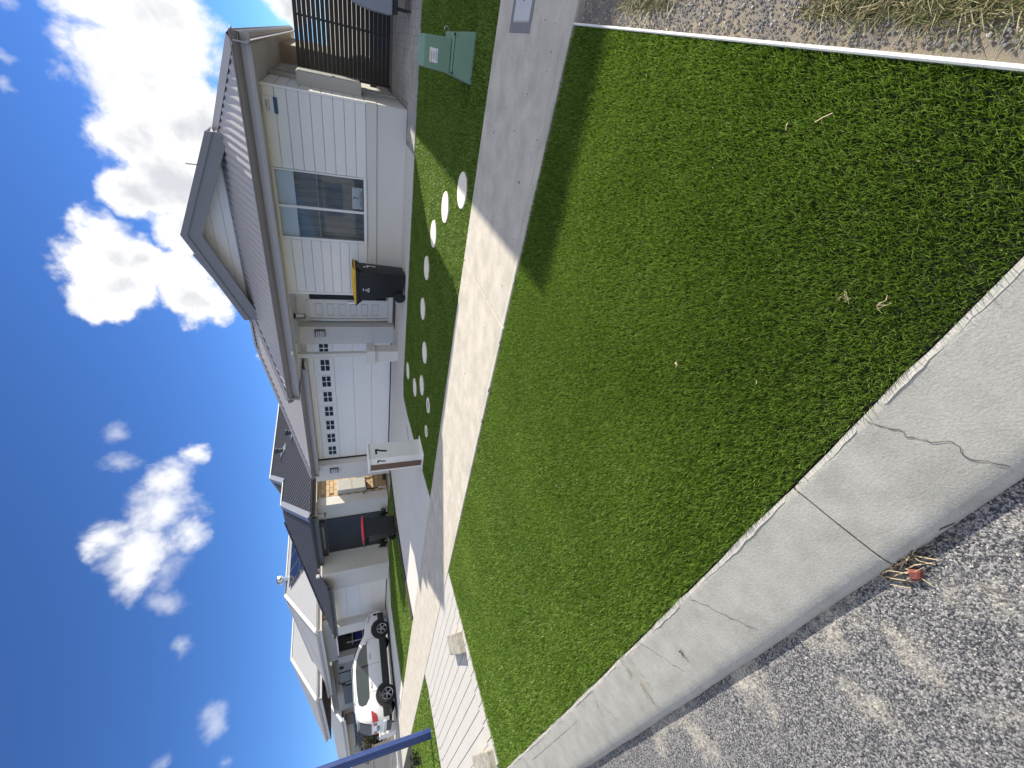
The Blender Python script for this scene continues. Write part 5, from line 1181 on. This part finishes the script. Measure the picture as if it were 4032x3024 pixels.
g = [[(x*lerp([(1.08, .80), (1.55, .64)], z), yrear(z-.04)-.025, z) for x in np.linspace(-1, 1, 9)] for z in np.linspace(1.08, 1.545, 6)]
MB().grid(g).build('rear_window', 'car_black', car, smooth=True)
MB().grid([[(x*lerp([(.58, .62), (1.26, .74)], y), y, lerp(TOP, y)+.052) for x in np.linspace(-1, 1, 9)] for y in np.linspace(.58, 1.24, 6)]).build('windscreen', 'car_glass', car, smooth=True)
MB().box(-.62, .62, -1.98, -1.72, 1.60, 1.625).build('spoiler', 'car_white', car, bevel=.01)
for s in (-1, 1):
    MB().grid([[(s*x, -2.245, z) for x in (.48, .60, .72)] for z in (.84, .92, 1.0)]).build('tail_light', 'lamp_red', car); MB().box(*sorted((s*.55, s*.74)), -2.262, -2.24, .50, .56).build('reflector', 'lamp_red', car)
MB().box(-.26, .26, -2.262, -2.245, .74, .86).build('number_plate', 'flash_grey', car); MB().box(-.8, .8, -2.275, -2.2, .46, .62).build('bumper', 'car_white', car, bevel=.03, seg=2, smooth=True); MB().box(-.7, .7, -2.27, -2.15, .26, .455).build('bumper_skirt', 'car_black', car, bevel=.02)
car.location = (-23.02, 7.66, .02)

# ================================================================== ACROSS THE ROAD (seen only as reflections in the windows)
struct('opposite_verge', MB().prism([(-60, -14), (20, -14), (20, -9.0), (-60, -9.0)], -.1, -.01), 'turf_base')
for i, (x0, m, l) in enumerate(((-22, 'render', 'rendered house across the road, seen only in window reflections'), (-8, 'cream_wall', 'cream house across the road, seen only in window reflections'), (6, 'render', 'white house across the road at the right, outside the picture'))):
    t = thing('house', (x0, -18, 0), l, 'house')
    box('wall', (x0-5.5, x0+5.5, -26, -17, 0, 2.7), m, t)
    MB().hexa([(x0-6.2, -26.6, 2.7), (x0+6.2, -26.6, 2.7), (x0+6.2, -16.4, 2.7), (x0-6.2, -16.4, 2.7)], [(x0-2, -21.6, 4.9), (x0+2, -21.6, 4.9), (x0+2, -21.4, 4.9), (x0-2, -21.4, 4.9)]).build('roof', 'trim_grey', t)
    g = box('garage_door', (x0+.3, x0+5, -16.99, -16.95, 0, 2.3), 'white_paint', t); w = box('window', (x0-4, x0-1.5, -16.99, -16.95, .9, 2.2), 'car_glass', t)

# bits of straw and pale crumbs lying in the turf, specks of dirt on the concrete
bits = MB()
for (x, y) in ((-.62, 1.85), (-.15, 1.45), (-1.4, 1.35), (-2.3, 1.6), (-1.9, .85), (-3.2, 1.9), (-.72, .80), (.02, .78), (-1.15, 2.3), (-2.9, 2.5), (-4.2, 1.4), (.1, 2.1)):
    a = random.uniform(0, 6.28); l = random.uniform(.004, .014); bits.tube([(x, y, .017), (x+l*math.cos(a), y+l*math.sin(a), .02)], random.uniform(.0012, .0022), 5)
tag(bits.build('turf_crumbs', 'leaf_dry'), 'pale crumbs and straw bits scattered over the turf', 'litter', kind='stuff')
sp_ = MB()
for i in range(130):
    x = random.uniform(-7.5, .4); y = random.uniform(path_near(x)+.05, path_far(x)-.05); r = random.uniform(.002, .008)*(1 if random.random() < .9 else 2.2); e_ = random.uniform(.4, 1.0); a0 = random.uniform(0, 6)
    sp_.prism([(x+r*math.cos(a)*e_, y+r*math.sin(a)) for a in [a0+k*1.05 for k in range(6)]], .0125, .0142)
for i in range(40):
    x = random.uniform(-12, -5.6); y = random.uniform(6.8, 10.9); r = random.uniform(.006, .016)
    if x > -7.5 and y < 8.9: continue
    sp_.prism([(x+r*math.cos(a), y+r*math.sin(a)) for a in [k*1.05 for k in range(6)]], .008, .0105)
mat('dirt_speck', (.16, .145, .12), .95, .3, 40)
tag(sp_.build('dirt_specks', 'dirt_speck'), 'small dark dirt specks on the concrete path and driveway', 'dirt', kind='stuff')

# worn paler lip along the back of the kerb, of uneven width
mat('kerb_lip', (.455, .445, .405), .9, .2, 30, .25, 160, .001, 150)
for x0, x1 in ((.15, -.55), (-.62, -.90), (-.97, -1.75), (-1.8, -2.5), (-2.62, -3.9), (-4.1, -5.9)):
    n = max(3, int((x0-x1)/.025)); w_ = 0; back, front = [], []
    for i in range(n+1):
        x = x0+(x1-x0)*i/n; w_ = .6*w_+random.uniform(0, .022); t = .985-min(.10, .025+w_)
        if i in (0, n): t = .98
        p = on_kerb(x, .985); q = on_kerb(x, t); back.append((p[0], p[1], p[2]+.0002)); front.append((q[0], q[1], q[2]-.0004))
    MB().grid([back, front]).build('worn_lip', 'kerb_lip', kerb)
